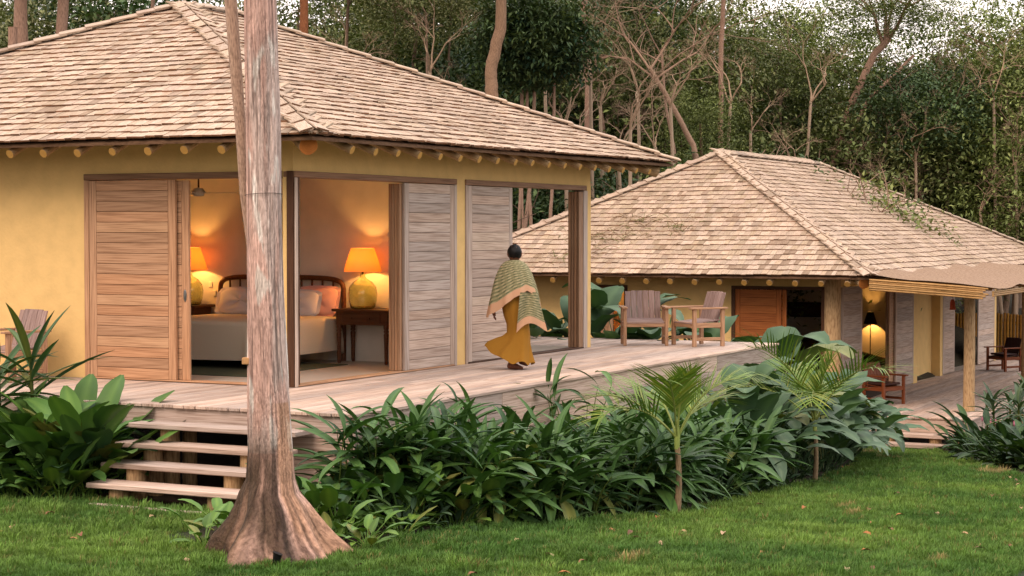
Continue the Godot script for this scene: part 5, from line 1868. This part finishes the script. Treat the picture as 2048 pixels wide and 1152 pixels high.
func build_person() -> void:
	var root := H1 * Vector3(3.62, 0.001, 0.985)
	var t := thing("person", "person in a patterned shawl and long ochre dress striding barefoot along the deck", "person", T(root))
	var b := []
	var V := func(x: float, y: float, z: float) -> Vector3: return Vector3(x, y, z)
	# torso and neck
	b.append([V.call(0.025, 0.85, 0), V.call(0.02, 1.02, 0), 0.125, 0.105])
	b.append([V.call(0.02, 1.02, 0), V.call(0.0, 1.22, 0), 0.105, 0.115])
	b.append([V.call(-0.11, 1.255, 0), V.call(0.11, 1.26, 0), 0.055, 0.055])
	b.append([V.call(0.0, 1.28, 0), V.call(0.005, 1.42, -0.01), 0.052, 0.046])
	# standing leg and foot, trailing leg inside the skirt
	b.append([V.call(-0.01, 0.80, 0.02), V.call(0.03, 0.44, 0.03), 0.085, 0.05])
	b.append([V.call(0.03, 0.44, 0.03), V.call(-0.035, 0.075, 0.05), 0.05, 0.034])
	b.append([V.call(-0.05, 0.04, 0.05), V.call(0.03, 0.035, 0.035), 0.036, 0.034])
	b.append([V.call(0.03, 0.034, 0.035), V.call(0.085, 0.022, 0.025), 0.032, 0.021])
	for k in 5:
		b.append([V.call(0.08 - 0.005 * k, 0.018, 0.05 - 0.016 * k), V.call(0.112 - 0.009 * k, 0.012, 0.048 - 0.017 * k), 0.012, 0.010])
	b.append([V.call(0.10, 0.80, -0.03), V.call(0.14, 0.45, -0.10), 0.09, 0.06])
	b.append([V.call(0.14, 0.45, -0.10), V.call(0.11, 0.12, -0.05), 0.056, 0.036])
	b.append([V.call(0.10, 0.09, -0.05), V.call(0.17, 0.055, -0.09), 0.035, 0.025])
	# arms
	b.append([V.call(-0.13, 1.245, 0), V.call(-0.185, 1.02, 0.02), 0.043, 0.038])
	b.append([V.call(-0.185, 1.02, 0.02), V.call(-0.255, 0.78, -0.02), 0.038, 0.026])
	b.append([V.call(0.13, 1.25, 0), V.call(0.20, 1.05, -0.05), 0.043, 0.038])
	b.append([V.call(0.20, 1.05, -0.05), V.call(0.30, 0.84, -0.14), 0.038, 0.026])
	# head, nose and ears
	b.append([V.call(0.012, 1.475, -0.005), V.call(0.012, 1.53, 0.005), 0.078, 0.082])
	b.append([V.call(0.02, 1.445, -0.045), V.call(0.02, 1.43, -0.06), 0.05, 0.035])
	b.append([V.call(0.04, 1.505, -0.085), V.call(0.045, 1.475, -0.105), 0.012, 0.015])
	b.append([V.call(0.095, 1.50, -0.0), V.call(0.095, 1.47, 0.0), 0.014, 0.011])
	b.append([V.call(-0.07, 1.50, -0.0), V.call(-0.07, 1.47, 0.0), 0.014, 0.011])
	var mb := MB.new()
	nets(b, Vector3(-0.36, -0.01, -0.28), Vector3(0.42, 1.66, 0.22), 0.012, 0.035, mb)
	for hd in [[Vector3(-0.257, 0.775, -0.02), -1.0], [Vector3(0.302, 0.835, -0.142), 1.0]]:
		var w: Vector3 = hd[0]
		var sd: float = hd[1]
		var hb := [[w + Vector3(0, 0.03, 0), w + Vector3(sd * 0.004, -0.03, -0.008), 0.026, 0.026], [w + Vector3(0, -0.03, 0.012), w + Vector3(0, -0.065, 0.014), 0.021, 0.019], [w + Vector3(0, -0.03, -0.018), w + Vector3(0, -0.065, -0.022), 0.021, 0.017]]
		for k in 4:
			var z := 0.026 - 0.018 * k
			var l: float = [0.036, 0.042, 0.040, 0.031][k]
			var p0 := w + Vector3(0, -0.068, z)
			var p1 := p0 + Vector3(-sd * 0.006, -l, 0.0)
			hb.append([p0, p1, 0.0095, 0.0088])
			hb.append([p1, p1 + Vector3(-sd * 0.02, -l * 0.65, 0.0), 0.0088, 0.0075])
		hb.append([w + Vector3(0, -0.02, -0.02), w + Vector3(-sd * 0.012, -0.055, -0.048), 0.013, 0.011])
		hb.append([w + Vector3(-sd * 0.012, -0.055, -0.048), w + Vector3(-sd * 0.02, -0.085, -0.05), 0.010, 0.008])
		nets(hb, w - Vector3(0.07, 0.17, 0.08), w + Vector3(0.07, 0.07, 0.08), 0.005, 0.01, mb)
	part(t, "body", mb.mesh(), M.skin)
	var hr := MB.new()
	var rows := []
	for r in 13:
		var ph := lerpf(PI / 2, -0.75, r / 12.0)
		var row := PackedVector3Array()
		for q in 28:
			var a := TAU * q / 28
			var front := clampf(-sin(a), 0.0, 1.0)
			var p2 := maxf(ph, lerpf(-0.75, 0.35, front))
			var rad := 0.092 + 0.011 * fn.get_noise_2d(q * 75.0, r * 90.0)
			row.append(Vector3(0.012 + rad * cos(p2) * cos(a), 1.512 + rad * 1.12 * sin(p2), 0.002 + rad * 1.06 * cos(p2) * sin(a)))
		rows.append(row)
	hr.grid(rows, true, 1, 1, null, true)
	part(t, "hair", hr.mesh(), M.hair)
	# dress
	var dr := MB.new()
	rows = []
	var prof := [[1.27, 0.0, 0.135, 0.10], [1.10, 0.0, 0.145, 0.115], [0.95, 0.01, 0.155, 0.13], [0.82, 0.02, 0.175, 0.15], [0.70, 0.035, 0.165, 0.15], [0.58, 0.055, 0.145, 0.14], [0.46, 0.065, 0.145, 0.14], [0.34, 0.055, 0.155, 0.155], [0.24, 0.03, 0.19, 0.17], [0.16, 0.0, 0.235, 0.20], [0.10, -0.01, 0.26, 0.22]]
	for k in prof.size():
		var p: Array = prof[k]
		var row := PackedVector3Array()
		for q in 64:
			var a := TAU * q / 64
			var low := sstep(0.55, 0.10, p[0])
			var lf := pow(clampf(-cos(a), 0.0, 1.0), 2.0)
			var fold := 1.0 + low * (0.07 * sin(a * 7.0 + 0.8) + 0.04 * sin(a * 13.0)) + 0.015 * sin(a * 9.0 + p[0] * 6.0)
			var x: float = p[1] + p[2] * fold * cos(a) - 0.10 * lf * low
			var y: float = p[0] + low * (0.20 * lf - 0.03 * cos(a) * clampf(cos(a), 0, 1)) + 0.02 * low * sin(a * 7.0)
			row.append(Vector3(x, y, p[3] * fold * sin(a)))
		rows.append(row)
	dr.grid(rows, true, 1, 1, null, false)
	part(t, "dress", dr.mesh(), M.ochre_cloth)
	# shawl: a sheet round the shoulders with a slanting hem, and its peach border
	for bd in 2:
		var sh := MB.new()
		rows = []
		for r in (22 if bd == 0 else 6):
			var row := PackedVector3Array()
			var f := r / 21.0 * 0.84 if bd == 0 else lerpf(0.84, 1.0, r / 5.0)
			for q in 72:
				var a := TAU * q / 72     # 0 towards +x, a quarter turn is towards the viewer
				var deg := rad_to_deg(a)
				var ks := [[0, 0.74, 0.36], [25, 0.98, 0.31], [50, 1.04, 0.27], [90, 0.93, 0.26], [130, 0.80, 0.29], [165, 0.70, 0.36], [185, 0.70, 0.36], [230, 0.85, 0.28], [300, 0.9, 0.27], [335, 0.80, 0.33], [361, 0.74, 0.36]]
				var hem := interp(ks, deg, 1)
				var ro := interp(ks, deg, 2)
				var y := lerpf(1.415, hem, pow(f, 1.3))
				var sho := pow(f, 0.5)
				var rx := lerpf(0.055, ro, sho)
				var rz := lerpf(0.058, ro * 0.78, sho)
				var fo := 1.0 + 0.05 * f * sin(a * 9.0 + 3.0 * f) + 0.025 * f * sin(a * 17.0)
				row.append(Vector3(0.005 + rx * fo * cos(a), y - 0.03 * pow(f, 0.3) * absf(cos(a)), rz * fo * sin(a)))
			rows.append(row)
		sh.grid(rows, true, 2.0, 1.0, null, false)
		if bd == 0:
			part(t, "shawl", sh.mesh(), M.shawl_cloth)
		else:
			part(t, "shawl_border", sh.mesh(), M.peach_cloth)
	var fl := MB.new()   # the loose end swinging at the hip
	rows = []
	for r in 9:
		var row := PackedVector3Array()
		var f := r / 8.0
		for q in 12:
			var g := q / 11.0
			row.append(Vector3(lerpf(0.08, 0.30, g) + 0.14 * f * (g - 0.25), lerpf(1.0, 0.60 + 0.07 * sin(g * 4.0) + 0.06 * g, f), 0.20 + 0.03 * sin(g * 9.0 + f * 3.0) - 0.10 * g))
		rows.append(row)
	fl.grid(rows, false, 0.4, 0.8)
	part(t, "shawl_end", fl.mesh(), M.shawl_cloth)
	var fb := MB.new()
	rows = []
	for r in 4:
		var row := PackedVector3Array()
		var f := 1.0 + r / 3.0 * 0.3
		for q in 12:
			var g := q / 11.0
			row.append(Vector3(lerpf(0.08, 0.30, g) + 0.14 * f * (g - 0.25), lerpf(1.0, 0.60 + 0.07 * sin(g * 4.0) + 0.06 * g, f), 0.20 + 0.03 * sin(g * 9.0 + f * 3.0) - 0.10 * g))
		rows.append(row)
	fb.grid(rows, false)
	part(t, "shawl_end_border", fb.mesh(), M.peach_cloth)


func _ready() -> void:
	rng.seed = 20240607
	fn.seed = 5
	fn.frequency = 0.01
	fn.fractal_octaves = 3
	# camera, sky, sun, exposure
	var cam := Camera3D.new()
	cam.name = "camera"
	cam.fov = rad_to_deg(2.0 * atan(576.0 / 3700.0))
	cam.near = 0.5
	cam.far = 600.0
	cam.position = CAM
	cam.rotation = Vector3(-PITCH, 0, 0)
	add_child(cam)
	cam.current = true
	var env := Environment.new()
	env.background_mode = Environment.BG_SKY
	var sm := ProceduralSkyMaterial.new()
	sm.sky_top_color = Color(1.0, 0.98, 0.985)
	sm.sky_horizon_color = Color(0.92, 0.86, 0.83)
	sm.sky_curve = 0.25
	sm.ground_bottom_color = Color(0.12, 0.12, 0.08)
	sm.ground_horizon_color = Color(0.45, 0.40, 0.34)
	sm.sun_angle_max = 1.0
	var sky := Sky.new()
	sky.sky_material = sm
	env.sky = sky
	env.background_energy_multiplier = 0.85
	env.tonemap_mode = Environment.TONE_MAPPER_LINEAR
	env.tonemap_exposure = 2.75
	env.sdfgi_enabled = true
	env.ssao_enabled = true
	env.ssil_enabled = true
	var we := WorldEnvironment.new()
	we.name = "world"
	we.environment = env
	add_child(we)
	var sun := DirectionalLight3D.new()
	sun.name = "evening_sun"
	sun.light_color = Color(1.0, 0.91, 0.85)
	sun.light_energy = 0.4
	sun.light_angular_distance = 40.0
	sun.shadow_enabled = true
	add_child(sun)
	sun.look_at_from_position(Vector3(-0.40, 0.80, 0.62) * 50.0, Vector3.ZERO)
	make_materials()
	mat("peach_cloth", Color(0.76, 0.60, 0.48), 0.95)
	build_ground()
	build_house_one()
	build_deck_one()
	build_steps_one()
	build_house_two()
	build_far_terrace()
	build_forest()
	build_big_tree()
	build_deck_chairs()
	build_person()
	build_plants()
	build_grass()
	build_litter()
